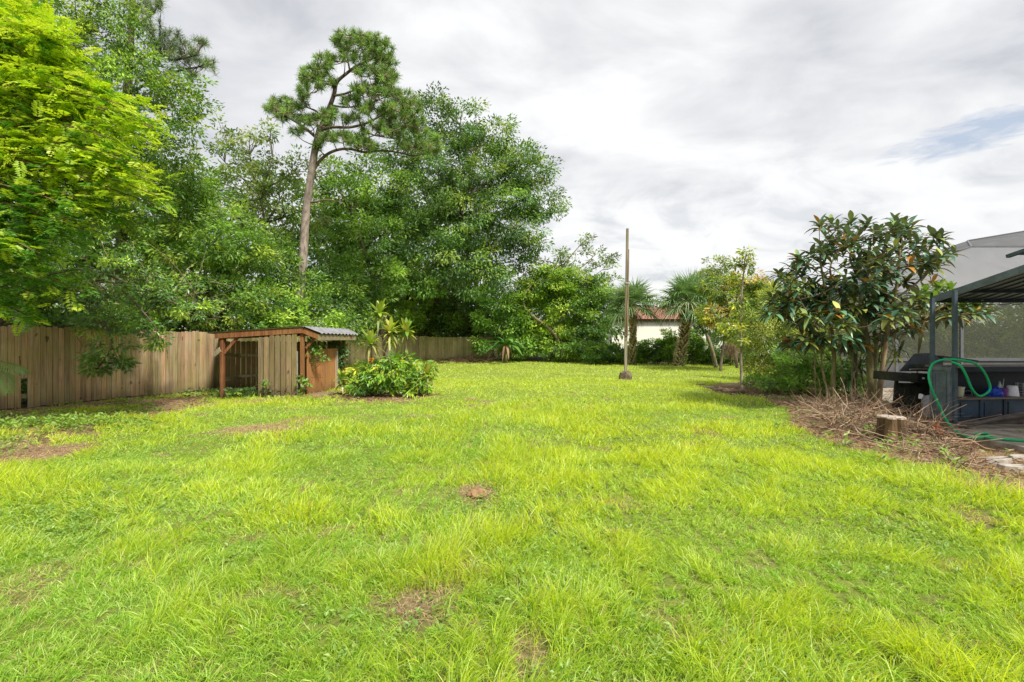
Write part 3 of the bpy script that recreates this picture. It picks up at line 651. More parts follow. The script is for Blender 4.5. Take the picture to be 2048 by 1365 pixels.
part('light_chain', NAVY, lambda g: tube(g, spline([(xl + .1 + i * .12, yE - .02, zE - 0.085 - 0.02 * (i % 2)) for i in range(20)], 3), 0.006, n=4), gz)
part('vent_post', STEEL2, lambda g: beam(g, (xl - .0, 7.25, 2.63), (xl - .0, 7.25, 2.88), 0.07, 0.07), gz)
part('vent_roof', STEEL, lambda g: (beam(g, (xl - .05, 7.6, 2.83), (xl - .05, 6.7, 2.99), 0.06, 0.05), g.add([(xl - .05, 7.6, 2.85), (xr, 7.6, 2.85), (xr, 6.7, 3.01), (xl - .05, 6.7, 3.01)], [(0, 1, 2, 3)], (1, 1, 1))), gz)
def louvre(g):
    a = PA + [-0.03, 0.02, 0]; b_ = PB + [-0.03, 0, 0]; U = unit(b_ - a); c = (a + b_) / 2; Dn = (-1, 0, 0)
    box(g, c + [0, 0, 0.53], (0.41, 0.012, 0.9), (1, 1, 1), U, (U[1], -U[0], 0))
    for z, h in ((0.12, 0.05), (0.96, 0.05)): box(g, c + [-0.012, 0, z - 0.02], (0.41, 0.02, h), (1, 1, 1), U, (U[1], -U[0], 0))
    for s in (-0.17, 0.17): box(g, c + U * s + [-0.014, 0, 0.52], (0.05, 0.02, 0.8), (1, 1, 1), U, (U[1], -U[0], 0))
    for s in (-0.1, 0.1): box(g, c + U * s + [-0.012, 0, 0.52], (0.012, 0.012, 0.68), (1, 1, 1), U, (U[1], -U[0], 0))
part('end_panel', STEEL2, louvre, gz)
v_ = np.array([-0.1, 0.995, 0]); 
CT = solid('slatted_counter', (0.16, 0.13, 0.11), 0.75, 0, 9, 0.6, (0.06, 0.045, 0.04), 0.4, (0.3, 1, 1))
part('bar_counter', CT, lambda g: [beam(g, PA + v_ * (-0.06 + 0.11 * i) + [0, 0, 0.98], PA + u_ * 2.6 + v_ * (-0.06 + 0.11 * i) + [0, 0, 0.98], 0.095, 0.03) for i in range(6)], gz)
part('counter_edge', NAVY, lambda g: beam(g, PA - v_ * 0.12 + [0.02, 0, 0.95], PA + u_ * 2.6 - v_ * 0.12 + [0, 0, 0.95], 0.02, 0.08), gz)
part('shelf', CT, lambda g: beam(g, PA + v_ * 0.2 + [0.03, 0, 0.445], PA + u_ * 2.6 + v_ * 0.2 + [0, 0, 0.445], 0.55, 0.03), gz)
part('back_panel', NAVY, lambda g: box(g, PA + u_ * 1.3 + v_ * 0.45 + [0, 0, 0.7], (2.55, 0.02, 0.52), (1, 1, 1), u_, v_), gz)
def cab(g, i):
    c = PA + u_ * (0.28 + 0.46 * i) + v_ * 0.02 + [0, 0, 0.245]
    box(g, c, (0.45, 0.02, 0.36), (1, 1, 1), u_, v_); box(g, c - v_ * 0.014, (0.33, 0.014, 0.25), (1, 1, 1), u_, v_, taper=1.0)
    for s in (-1, 1): box(g, c + u_ * s * 0.215 - v_ * 0.016, (0.025, 0.02, 0.38), (1, 1, 1), u_, v_)
CAB = solid('cabinet_panel', (0.04, 0.07, 0.11), 0.42, 0.2, 5, 0.5, (0.012, 0.016, 0.02))
for i in range(5): part('cabinet_panel', CAB, lambda g: cab(g, i), gz)
part('foot_rail', CT, lambda g: beam(g, PA - v_ * 0.03 + [0, 0, 0.03], PA + u_ * 2.6 - v_ * 0.03 + [0, 0, 0.03], 0.08, 0.05), gz)

# ================= things on the bar shelf =================
def on_shelf(px, dep=0.12, z=0.532):
    # point on the shelf plane under photo column px
    base = PA + v_ * dep; k = (px - CX) / F; t = (k * base[1] - base[0]) / (u_[0] - k * u_[1]); q_ = base + u_ * t; q_[2] = z; return q_
def pot(px, rt, rb, h, col, label, name='flower_pot', cat='pot', up=False, rough=0.5):
    c = on_shelf(px); g_ = G()
    prof = [(0.0, 0.0), (rb, 0), (rt * 0.97, h * 0.86), (rt * 1.06, h * 0.86), (rt * 1.06, h), (rt * 0.9, h), (rb * 0.9, 0.02), (0, 0.02)]
    if up: prof = [(0, h), (rb, h), (rt, 0), (rt * 0.93, 0), (rb * 0.93, h * 0.97), (0, h * 0.97)]
    lathe(g_, c, prof, (1, 1, 1), 18)
    o = g_.build(name, solid(name, col, rough, 0, 12, 0.25), origin=tuple(c)); tag(o, label, cat); return o
pot(1919, 0.068, 0.05, 0.17, (0.55, 0.53, 0.38), 'cream plastic pot at the left end of the bar shelf')
pot(2007, 0.055, 0.045, 0.14, (0.14, 0.03, 0.19), 'purple plastic pot on the bar shelf beside the white one')
pot(2024, 0.095, 0.072, 0.18, (0.72, 0.72, 0.8), 'white pot standing upside down on the bar shelf', up=True)
c = on_shelf(1987); g = G(); r = rg(33)
lump(g, c, 0.12, 0.16, 12, n=16); o = g.build('plastic_bag', solid('blue_plastic', (0.015, 0.06, 0.42), 0.3, 0, 14, 0.4, (0.01, 0.02, 0.2), 0.8), origin=tuple(c)); tag(o, 'crumpled blue plastic bag on the bar shelf', 'bag')
c = on_shelf(1999, 0.2); g = G(); lathe(g, c, [(0, 0), (0.035, 0), (0.037, 0.16), (0.014, 0.22), (0.014, 0.25), (0, 0.25)], (1, 1, 1), 12)
tag(g.build('spray_bottle', solid('clear_plastic', (0.35, 0.42, 0.5), 0.15, spec=0.6), smooth=True, origin=tuple(c)), 'small clear bottle standing behind the blue bag', 'bottle')
c = on_shelf(2004, 0.15); g = G(); tube(g, [c + [0, 0, 0.05], c + [0.03, 0, 0.30]], 0.007, n=6); 
tag(g.build('stick', MAT['postwood'], origin=tuple(c)), 'short pale stick standing in the purple pot', 'stick')
c = on_shelf(2046, 0.2); g = G()
for k in range(5): tube(g, [c + [0.09 * math.cos(a), 0.09 * math.sin(a), 0.02 + 0.045 * k] for a in np.linspace(0, 6.283, 17)], 0.005, n=4)
for a in np.linspace(0, 6.283, 9)[:-1]: tube(g, [c + [0.09 * math.cos(a), 0.09 * math.sin(a), 0], c + [0.09 * math.cos(a), 0.09 * math.sin(a), 0.22]], 0.004, n=4)
tag(g.build('wire_basket', solid('grey_wire', (0.4, 0.42, 0.45), 0.4, 0.6), origin=tuple(c)), 'grey wire basket at the right end of the bar shelf', 'basket')
c = on_shelf(1936, 0.1); g = G(); tube(g, spline([c + [-0.07, 0, 0.0], c + [-0.06, 0, 0.09], c + [0.05, 0, 0.09], c + [0.07, 0, 0.01]]), 0.006, n=5)
tag(g.build('bent_wire', MAT['alu'], origin=tuple(c)), 'bent dark wire hoop lying beside the cream pot', 'wire')

# ================= barbecue =================
gl = thing('barbecue', (7.3, 9.35, 0), 'old black barbecue with raised hood and side shelf next to the gazebo', 'barbecue')
GB = solid('soot_black', (0.02, 0.022, 0.025), 0.5, 0.3, 7, 0.6, (0.06, 0.055, 0.04), 0.3); GH = solid('hood_grey', (0.075, 0.085, 0.10), 0.45, 0.4, 4, 0.6, (0.04, 0.04, 0.045), 0.15)
GD = solid('mottled_door', (0.018, 0.022, 0.022), 0.4, 0.2, 9, 0.8, (0.07, 0.075, 0.045), 0.2)
yg = 9.2
def Q(px, py, y=yg): return W(px, py, y)
g0 = Q(1823, 845); 
part('cart_body', GB, lambda g: (beam(g, Q(1793, 762), Q(1785, 852), 0.04, 0.05), beam(g, Q(1861, 762), Q(1854, 856), 0.05, 0.05), box(g, Q(1824, 808, yg + .3), (0.64, 0.03, 0.82)), beam(g, Q(1793, 762, yg + .5), Q(1785, 846, yg + .5), 0.04, 0.05), beam(g, Q(1861, 762, yg + .5), Q(1856, 850, yg + .5), 0.04, 0.05), beam(g, Q(1786, 850), Q(1856, 855), 0.05, 0.05)), gl)
part('cart_door', GD, lambda g: g.add([Q(1797, 766, yg - .0), Q(1855, 768), Q(1849, 846), Q(1791, 842), Q(1797, 766, yg + .02), Q(1855, 768, yg + .02), Q(1849, 846, yg + .02), Q(1791, 842, yg + .02)], [(0, 1, 2, 3), (7, 6, 5, 4), (0, 4, 5, 1), (1, 5, 6, 2), (2, 6, 7, 3), (3, 7, 4, 0)], (1, 1, 1)), gl)
part('side_shelf', GB, lambda g: (box(g, Q(1790, 753), (0.46, 0.5, 0.16), U=(1, 0, -0.06), Z=(0.06, 0, 1))), gl)
part('control_panel', GB, lambda g: (box(g, Q(1845, 757, yg - .05), (0.36, 0.10, 0.19), U=(1, 0, -0.06), Z=(0.06, 0, 1))), gl)
KN = solid('worn_knob', (0.3, 0.3, 0.3), 0.4, 0.5, 20, 0.5)
for kx in (1833, 1847): part('knob', KN, lambda g: tube(g, [Q(kx, 757, yg - 0.10), Q(kx, 757, yg - 0.135)], 0.022, n=12), gl)
part('lid_handle', KN, lambda g: tube(g, spline([Q(1822, 741, yg), Q(1822, 739, yg - .06), Q(1862, 739, yg - .06), Q(1862, 741, yg)], 4), 0.011, n=6), gl)
for kx in (1787, 1850): part('wheel', GB, lambda g: tube(g, [Q(kx, 853, yg - .0), Q(kx, 853, yg - .05)], 0.08, n=18), gl)
def hood(g):
    fr = [(1798, 743), (1828, 708), (1866, 706), (1886, 722), (1886, 743)]
    V = [Q(a, b_, y) for y in (yg - 0.0, yg + 0.48) for a, b_ in fr]; n = 5
    g.add(V, [(i, (i + 1) % n, n + (i + 1) % n, n + i) for i in range(n)] + [(0, 4, 3, 1), (1, 3, 2, 1)][:1] + [(5, 6, 8, 9)], (1, 1, 1))
    g.add([V[1], V[3], V[2], (V[1] + V[2]) / 2], [(0, 1, 2, 3)], (1, 1, 1))
part('hood', GH, hood, gl)
part('hood_window', GD, lambda g: g.add([Q(1815, 742, yg - .03), Q(1825, 728, yg - .03), Q(1866, 728, yg - .03), Q(1866, 744, yg - .03)], [(0, 3, 2, 1)], (1, 1, 1)), gl)
part('lid', GH, lambda g: beam(g, Q(1867, 713, yg + .2), Q(1934, 722, yg + .2), 0.45, 0.035), gl)
part('round_badge', solid('steel', (0.5, 0.5, 0.52), 0.3, 0.8), lambda g: tube(g, [Q(1841, 793, yg - .004), Q(1841, 793, yg - .02)], 0.05, n=20), gl)
c = W(1860, 815, 9.05); g = G(); lathe(g, [c[0], c[1], 0.08], [(0, 0), (0.11, 0), (0.13, 0.04), (0.13, 0.3), (0.1, 0.38), (0.03, 0.41), (0, 0.41)], (1, 1, 1), 16)
tag(g.build('gas_bottle', solid('white_paint', (0.5, 0.5, 0.52), 0.4, 0, 6, 0.4), smooth=True, origin=(c[0], c[1], 0.08)), 'white gas bottle half hidden between barbecue and gazebo', 'gas bottle')

# ================= hose =================
hp = [(2075, 884), (2048, 882), (2010, 879), (1975, 876), (1952, 869), (1972, 868), (1979, 871), (1960, 876), (1935, 874), (1910, 862), (1890, 838), (1875, 805), (1863, 775), (1859, 750), (1864, 730), (1878, 721.5), (1900, 719.5), (1925, 721), (1948, 727), (1966, 741), (1977, 762), (1977, 780), (1966, 791), (1955, 791), (1943, 777), (1933, 752), (1922, 734), (1912, 727), (1903, 725)]
dep = [7.6, 7.65, 7.7, 7.8, 7.95, 8.0, 7.9, 7.75, 7.8, 7.95, 8.1, 8.2, 8.22, 8.3, 8.42, 8.42, 8.3, 8.13, 8.1, 8.12, 8.14, 8.15, 8.16, 8.14, 8.12, 8.1, 8.12, 8.18, 8.22]
P = np.array([W(a, b_, d) for (a, b_), d in zip(hp, dep)]); 
for k in range(10):  # put the lying stretch on the slab under its photo column
    y = (EYE - 0.095) * F / (hp[k][1] - CY); P[k] = [(hp[k][0] - CX) / F * y, y, 0.095]
P = P + rg(77).normal(0, 0.005, P.shape) * [1, 1, 0.3]; g = G(); tube(g, spline(P, 8), 0.0185, n=10)
tag(g.build('garden_hose', solid('green_rubber', (0.003, 0.42, 0.15), 0.45, 0, 9, 0.4, (0.03, 0.2, 0.09)), smooth=True, origin=(P[8][0], P[8][1], 0)), 'bright green garden hose looped over the bar counter', 'hose')

# folded fabric parasol bundle on the patio
a = GP(1890, 872); a = np.array([7.35, 7.9, 0.13]); b_ = np.array([9.3, 8.05, 0.33]); g = G(); r = rg(41)
par = thing('folded_parasol', (7.35, 7.9, 0.1), 'long grey-brown folded parasol lying along the foot of the bar', 'parasol')
def cloth(g):
    for k in range(9):
        o1 = r.normal(0, 0.03, 3); o2 = r.normal(0, 0.028, 3); tube(g, spline([a + o1, a * .6 + b_ * .4 + o2 + [0, 0, 0.0], a * .25 + b_ * .75 + o2 * 1.2, b_ + o1 * 2]), [0.015] * 6 + [0.024] * 7 + [0.03] * 6, n=6)
part('canopy', solid('dirty_canvas', (0.13, 0.11, 0.095), 0.9, 0, 12, 0.7, (0.05, 0.04, 0.035), 0.6, (0.4, 1, 1)), cloth, par)
part('pole', MAT['alu'], lambda g: tube(g, [a - [0.25, 0.0, 0.02], b_ + [0.5, 0.05, 0.03]], 0.02, n=8), par)
part('tie_strap', solid('brown_strap', (0.10, 0.05, 0.035), 0.8), lambda g: tube(g, [a * .3 + b_ * .7 - [0.03, 0, 0], a * .3 + b_ * .7 + [0.03, 0, 0.005]], 0.075, n=14), par)

# ================= stump, stones, debris =================
sp = GP(1795, 893); sp = np.array([5.58, 7.1, 0])
st = thing('tree_stump', tuple(sp), 'sawn tree stump with pale cracked top in the brush heap', 'tree stump')
def stump(g):
    r = rg(51); n = 28; prof = [(1.55, -0.03), (1.25, 0.05), (1.08, 0.14), (1.0, 0.26), (0.98, 0.385)]; V = []; q = []
    lob = 1 + 0.10 * np.sin(np.arange(n) / n * 6.283 * 5 + 1) + 0.05 * r.normal(0, 1, n)
    for a_, z in prof:
        for j in range(n): k = 0.165 * a_ * (1 + (lob[j] - 1) * (1.6 if z < 0.1 else 1)); V.append(sp + [k * math.cos(j / n * 6.283), k * math.sin(j / n * 6.283), z])
    for i in range(4):
        for j in range(n): k = (j + 1) % n; q.append((i * n + j, i * n + k, (i + 1) * n + k, (i + 1) * n + j))
    g.add(V, q, (0.24, 0.15, 0.075))
part('bark', solid('stump_bark', (0.17, 0.105, 0.05), 0.95, 0, 16, 0.85, (0.05, 0.035, 0.02), 1.0, (1, 1, 0.2)), stump, st)
def stop(g):
    n = 28; r = rg(51); lob = 1 + 0.10 * np.sin(np.arange(n) / n * 6.283 * 5 + 1) + 0.05 * r.normal(0, 1, n); V = [sp + [0, 0, 0.4]]
    for a_, z in ((0.5, 0.398), (0.99, 0.392), (1.0, 0.37)):
        for j in range(n): V.append(sp + [0.166 * a_ * lob[j] * math.cos(j / n * 6.283), 0.166 * a_ * lob[j] * math.sin(j / n * 6.283), z])
    q = []
    for i in range(2):
        for j in range(n): k = (j + 1) % n; q.append((1 + i * n + j, 1 + (i + 1) * n + j, 1 + (i + 1) * n + k, 1 + i * n + k))
    for j in range(0, n, 2): q.append((0, 1 + j, 1 + (j + 1) % n, 1 + (j + 2) % n))
    g.add(V, q, (1, 1, 1))
m = newmat('cut_wood'); p = N('ShaderNodeBsdfPrincipled'); t = N('ShaderNodeTexCoord')
vo = N('ShaderNodeTexVoronoi'); vo.feature = 'DISTANCE_TO_EDGE'; vo.inputs['Scale'].default_value = 13; nt.links.new(t.outputs['Object'], vo.inputs['Vector'])
c = mixc(ramp(vo.outputs['Distance'], [(0.02, (1, 1, 1)), (0.07, (0, 0, 0))]), (0.52, 0.45, 0.38), (0.10, 0.05, 0.025))
c = mixc(M_('MULTIPLY', noise(t.outputs['Object'], 30, 5, 0.6), 0.5), c, (0.3, 0.2, 0.13)); nt.links.new(c, p.inputs['Base Color']); p.inputs['Roughness'].default_value = 0.9
o = N('ShaderNodeOutputMaterial'); nt.links.new(p.outputs[0], o.inputs[0])
part('sawn_top', m, stop, st)
# white rubble slabs at the lower right
MAT['rubble'] = solid('pale_rubble', (0.48, 0.44, 0.38), 0.9, 0, 8, 0.7, (0.2, 0.15, 0.1), 0.6)
for i, (px, py, sx, sy, h, rot, lab) in enumerate([(1998, 925, 0.42, 0.2, 0.07, 0.3, 'large flat pale concrete chunk in the mulch below the patio'), (2030, 938, 0.34, 0.2, 0.06, -0.2, 'pale broken slab chunk at the right edge of the mulch'), (1925, 931, 0.11, 0.07, 0.03, 0.6, 'small white stone in the dry twigs left of the slabs'), (2040, 915, 0.3, 0.16, 0.05, 0.1, 'thin whitish slab piece nearest the patio edge')]):
    c = GP(px, py); g = G(); r = rg(60 + i); n = 9; th = np.sort(r.random(n)) * 0.5 + np.arange(n) / n * 6.0
    V = []
    for z, k in ((0, 1.0), (h, 0.94)):
        for j in range(n): q_ = 1 + 0.12 * math.sin(j * 2.3 + i); V.append([c[0] + k * q_ * (sx * .5 * math.cos(th[j]) * math.cos(rot) - sy * .5 * math.sin(th[j]) * math.sin(rot)), c[1] + k * q_ * (sx * .5 * math.cos(th[j]) * math.sin(rot) + sy * .5 * math.sin(th[j]) * math.cos(rot)), z + hgt(c[0], c[1])])
    V.append([c[0], c[1], h * 1.05 + hgt(c[0], c[1])]); V.append([c[0], c[1], 0])
    q = [(j, (j + 1) % n, n + (j + 1) % n, n + j) for j in range(n)] + [(2 * n, n + j, n + (j + 1) % n, n + (j + 2) % n) for j in range(0, n - 1, 2)] 
    g.add(V, q, (1, 1, 1)); tag(g.build('concrete_chunk', MAT['rubble'], origin=tuple(c)), lab, 'stone', 'pale rubble below the patio')
# low stone edging of the bed
edge = [(1402, 772), (1418, 778), (1436, 783), (1456, 786), (1478, 786), (1520, 795), (1545, 798), (1568, 803), (1590, 807)]
desc = ['leftmost edging stone of the bed, nearest the mast', 'second flat edging stone at the left tip of the bed', 'grey edging stone left of the sapling', 'long edging stone in front of the sapling', 'edging stone just right of the sapling foot', 'mossy edging stone halfway to the magnolia', 'edging stone before the yellow-green bush', 'brownish edging stone where the twigs begin', 'last edging stone at the start of the brush heap']
for i, (px, py) in enumerate(edge):
    c = GP(px, py); g = G(); box(g, [c[0], c[1], 0.03], (0.30, 0.14, 0.10), (1, 1, 1), (math.cos(-0.4 - i * .03), math.sin(-0.4 - i * .03), 0), (-math.sin(-0.4 - i * .03), math.cos(-0.4 - i * .03), 0), bev=0.025)
    tag(g.build('edging_stone', MAT['oldconc'], origin=tuple(c)), desc[i], 'stone', 'low edging stones round the bed')
# molehill-like mound of dry earth in the lawn
c = GP(955, 990); g = G(); lump(g, c, 0.095, 0.055, 8, n=22)
tag(g.build('soil_mound', solid('dry_earth', (0.33, 0.2, 0.10), 0.95, 0, 18, 0.6, (0.2, 0.11, 0.06), 0.9), origin=tuple(c)), 'small mound of dry brown soil in the middle of the lawn', 'mound')
# brush heap
r = rg(71); g = G()
def twig(g, a, L, th, el, rad, r, col):
    d = np.array([math.cos(th) * math.cos(el), math.sin(th) * math.cos(el), math.sin(el)]); P = [np.array(a, float)]
    for k in range(4): d = unit(d + r.normal(0, 0.22, 3) * [1, 1, 0.6]); q = P[-1] + d * L / 4; q[2] = max(q[2], 0.015); P.append(q)
    tube(g, P, np.linspace(rad, rad * 0.4, 5), col, n=4, cap=False); return P
heap = [GP(*p)[:2] for p in [(1600, 818), (1640, 860), (1700, 885), (1780, 912), (1870, 925), (1960, 948), (1975, 925), (1930, 895), (1880, 860), (1790, 830), (1700, 812)]]
hx = [p[0] for p in heap]; hy = [p[1] for p in heap]; cnt = 0
while cnt < 1300:
    x = r.uniform(min(hx), max(hx)); y = r.uniform(min(hy), max(hy))
    if not inpoly(np.array([x]), np.array([y]), heap)[0]: continue
    if abs(x - sp[0] * y / sp[1]) < 0.3 and sp[1] - 0.9 < y < sp[1] + 0.3 and r.random() < 0.9: continue
    far_r = x / y > 0.87
    hmax = (0.30 if x < 6.2 else 0.15) * math.exp(-((x - 5.7) ** 2 + (y - 7.9) ** 2) / 1.8) + 0.10
    z = r.random() ** 1.5 * hmax * (0.4 if far_r else 1); col = np.array([0.40, 0.26, 0.17]) * (0.4 + 1.0 * r.random()) if r.random() < 0.7 else np.array([0.55, 0.44, 0.30]) * (0.6 + 0.6 * r.random())
    twig(g, (x, y, z + 0.02), (0.25 + 0.6 * r.random()) * (0.45 if far_r else 1), r.random() * 6.28, r.normal(0.12, 0.3), 0.004 + 0.006 * r.random() ** 2, r, col); cnt += 1
for k in range(46):
    x = r.uniform(5.0, 7.2); y = r.uniform(6.6, 9.6)
    if inpoly(np.array([x]), np.array([y]), heap)[0] and abs(x - sp[0] * y / sp[1]) > 0.35: twig(g, (x, y, 0.04 + 0.12 * r.random()), r.uniform(.5, 1.1), r.random() * 6.28, r.normal(0.05, 0.15), r.uniform(.012, .024), r, np.array([0.30, 0.2, 0.13]) * r.uniform(.5, 1.2))
for px, py, hh in ((1672, 862, 0.45), (1700, 870, 0.5), (1745, 850, 0.55), (1812, 880, 0.55), (1822, 880, 0.5), (1855, 885, 0.3), (1690, 850, 0.7), (1728, 845, 0.6), (1640, 840, 0.4), (1888, 905, 0.35), (1912, 915, 0.35), (1845, 890, 0.4)):
    c = GP(px, py); 
    for k in range(3): twig(g, (c[0] + r.normal(0, .05), c[1] + r.normal(0, .05), 0), hh * r.uniform(.6, 1.1), r.random() * 6.28, 1.2, 0.008, r, np.array([0.33, 0.25, 0.17]) * r.uniform(.6, 1.1))
tag(g.build('brush_heap', MAT['bark']), 'tangled heap of brown cut twigs around the stump', kind='stuff')
# curled brown dead leaf standing in heap, dark rubble heap by far fence
r = rg(73); g = G(); c = W(1878, 878, 7.3)
blades(g, [[c[0], c[1], 0.05], [c[0] + .05, c[1], 0.08]], [[-0.1, 0, 1], [-0.5, 0, 0.6]], [[0, -1, 0.2]], 0.3, 0.09, 0.2, (0.30, 0.10, 0.045), K=5, prof=[0.2, 0.7, 1, 0.9, 0.5, 0.1], fold=0.25)
tag(g.build('dead_leaf', MAT['dry'], origin=(c[0], c[1], 0)), 'curled reddish-brown palm leaf sheath upright in the twigs', 'dead leaf')
r = rg(74); g = G()
for k in range(160):
    c = GP(r.uniform(862, 985), r.uniform(721, 729)); twig(g, (c[0], c[1], r.random() * 0.25), 0.6 + r.random(), r.random() * 6.28, r.normal(0.0, 0.25), 0.018, r, np.array([0.16, 0.09, 0.06]) * r.uniform(.4, 1.2))
tag(g.build('debris_heap', MAT['bark']), 'low dark heap of sticks and dead fronds along the far fence', kind='stuff')
# ================= vegetation =================
DN = 1.35
def pal_pick(r, n, pal, w=None):
    pal = np.asarray(pal, float); k = r.choice(len(pal), n, p=w); return pal[k]
def sphere_dirs(r, n):
    v = r.normal(0, 1, (n, 3)); return unit(v)
def crown(g, blobs, r, size=0.12, cl_r=0.38, cl_n=34, dens=2.2, pal=None, w=None, droop=0.2, flat=0.55, fill=0.35, asp=0.42, updark=0.0, jit=0.22, sprig=0.12, shellmin=0.72):
    """blobs: (cx,cy,cz,rx,ry,rz). Twig clusters of leaf faces over and through each lobe; returns cluster centres"""
    cen = []
    for bl in blobs:
        c = np.array(bl[:3]); R_ = np.array(bl[3:6]); k = bl[6] if len(bl) > 6 else 1.0
        area = 4 * math.pi * ((R_[0] * R_[1]) ** 1.6 + (R_[0] * R_[2]) ** 1.6 + (R_[1] * R_[2]) ** 1.6) ** (1 / 1.6) / 3 ** (1 / 1.6)
        n = max(6, int(area * dens * k)); u = sphere_dirs(r, n)
        rad = r.uniform(shellmin, 1.0, n); inner = r.random(n) < fill * 0.5; rad[inner] = r.uniform(0.25, 0.75, inner.sum()); sp_ = r.random(n) < sprig; rad[sp_] = r.uniform(1.0, 1.22, sp_.sum())
        # uneven: lumps and hollows
        lump_ = 0.5 + 0.5 * np.sin(u[:, 0] * 5 + c[0]) * np.sin(u[:, 1] * 4 + c[1] * 2) + 0.35 * np.sin(u[:, 2] * 7 + c[2] * 3)
        rad *= 0.86 + 0.2 * np.clip(lump_, 0, 1.2); P = c + u * R_ * rad[:, None]; P = P[P[:, 2] > 0.15]; cen.append((P, u[:len(P)]))
    P = np.concatenate([a for a, _ in cen]); U = unit(P - np.mean(P, 0)) if len(blobs) == 1 else np.concatenate([unit(a - np.array(bl[:3])) for (a, _), bl in zip(cen, blobs)])
    m = len(P); cc = pal_pick(r, m, pal, w) * (1 + r.normal(0, jit, m))[:, None].clip(0.55, 1.6); rr = cl_r * r.uniform(0.55, 1.25, m)
    k = int(cl_n * DN); base = np.repeat(P, k, 0); off = r.normal(0, 1, (m * k, 3)); off = unit(off) * (r.random(m * k) ** 0.45)[:, None] * np.repeat(rr, k)[:, None]; off[:, 2] *= flat
    od = unit(off + 1e-6) * 0.8 + np.repeat(U, k, 0) * 0.6 + r.normal(0, 0.35, (m * k, 3)); od[:, 2] -= droop
    nr = np.array([0, 0, 1.0]) + r.normal(0, 0.55, (m * k, 3)) + np.repeat(U, k, 0) * 0.5
    c = np.repeat(cc, k, 0) * (1 + r.normal(0, 0.14, m * k))[:, None].clip(0.6, 1.5)
    L = size * r.uniform(0.65, 1.3, m * k); c = c * [2.5, 2.15, 1.85]
    leaves(g, base + off, od, nr, L, L * asp, c); return P
def PB(lst, Y, ry=None, ky=1.0):
    """lobes traced as (px, py, rpx, rpy[, depth shift[, density]])"""
    o = []
    for b_ in lst:
        y = Y + (b_[4] if len(b_) > 4 else 0); c = W(b_[0], b_[1], y); k = y / F
        o.append((c[0], c[1], c[2], b_[2] * k, (ry or (b_[2] + b_[3]) * 0.5 * k * ky), b_[3] * k) + ((b_[5],) if len(b_) > 5 else ()))
    return o
def limbs(g, root, tips, r, r0=0.12, col=(0.2, 0.16, 0.12), start=0.35, wob=0.12):
    for tp in tips:
        root_ = np.array(root[0]) * (1 - start) + np.array(root[1]) * start if isinstance(root, tuple) else np.array(root)
        d = np.array(tp) - root_; L = np.linalg.norm(d)
        mid = root_ + d * 0.45 + [0, 0, 0.10 * L] + r.normal(0, wob * L * 0.3, 3); tube(g, spline([root_, mid, np.array(tp)], 5), np.linspace(r0, r0 * 0.25, 11), col, n=5, cap=False)
def twigs(g, P, nodes, r, frac=0.25, rad=0.012, col=(0.22, 0.17, 0.13)):
    nodes = np.asarray(nodes)
    for p_ in P[r.random(len(P)) < frac]:
        dd = np.linalg.norm(nodes - p_, axis=1) + 1.5 * np.maximum(nodes[:, 2] - p_[2], 0); q_ = nodes[np.argmin(dd)]; d = p_ - q_
        if np.linalg.norm(d) < 0.05: continue
        tube(g, [q_, q_ + d * 0.5 + r.normal(0, 0.05, 3) * np.linalg.norm(d) + [0, 0, 0.04 * np.linalg.norm(d)], p_], [rad * 1.4, rad, rad * 0.5], col, n=4, cap=False)
GREEN = [(0.085, 0.17, 0.03), (0.055, 0.125, 0.028), (0.13, 0.235, 0.035), (0.035, 0.085, 0.025)]
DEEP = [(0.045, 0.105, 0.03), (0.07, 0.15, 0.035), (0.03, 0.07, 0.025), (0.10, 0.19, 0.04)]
LIME = [(0.115, 0.215, 0.035), (0.085, 0.17, 0.03), (0.165, 0.27, 0.04), (0.05, 0.11, 0.025)]
YELL = [(0.36, 0.43, 0.015), (0.27, 0.37, 0.018), (0.44, 0.48, 0.03), (0.13, 0.25, 0.02)]
def tree(name, label, base, lobes, seed, mat='leaf', trunk=None, tr=0.16, cat='tree', group=None, nlimb=8, twf=0.12, bark=(0.2, 0.16, 0.12), start=0.5, **kw):
    r = rg(seed); root = thing(name, (base[0], base[1], 0), label, cat, group)
    g1 = G(); P = crown(g1, lobes, r, **kw); g1.build('crown', MAT[mat], root)
    g2 = G(); top = np.average([b_[:3] for b_ in lobes], axis=0, weights=[b_[3] * b_[5] for b_ in lobes])
    tp = trunk if trunk is not None else [np.array([base[0], base[1], -0.1]), np.array([base[0] * .7 + top[0] * .3, base[1] * .7 + top[1] * .3, top[2] * 0.5]), top]
    tp = spline(tp, 7); tube(g2, tp, np.linspace(tr, tr * 0.3, len(tp)), bark, n=8)
    st = tp[int(len(tp) * start):]; nodes = [*st]
    for b_ in sorted(lobes, key=lambda q: -q[3])[:nlimb]:
        s_ = st[np.argmin(np.linalg.norm(st - np.array(b_[:3]) + [0, 0, 1.0], axis=1))]; e_ = np.array(b_[:3]); d = e_ - s_; L = np.linalg.norm(d)
        if L < 0.3: continue
        seg = spline([s_, s_ + d * 0.5 + [0, 0, -0.05 * L] + r.normal(0, 0.06 * L, 3), e_], 5); tube(g2, seg, np.linspace(tr * 0.45, tr * 0.15, len(seg)), bark, n=5, cap=False); nodes += list(seg)
    twigs(g2, P, nodes, r, twf, 0.014 * max(1, base[1] / 20), np.array(bark) * 1.1); g2.build('trunk', MAT['bark'], root, True)
    return root, P

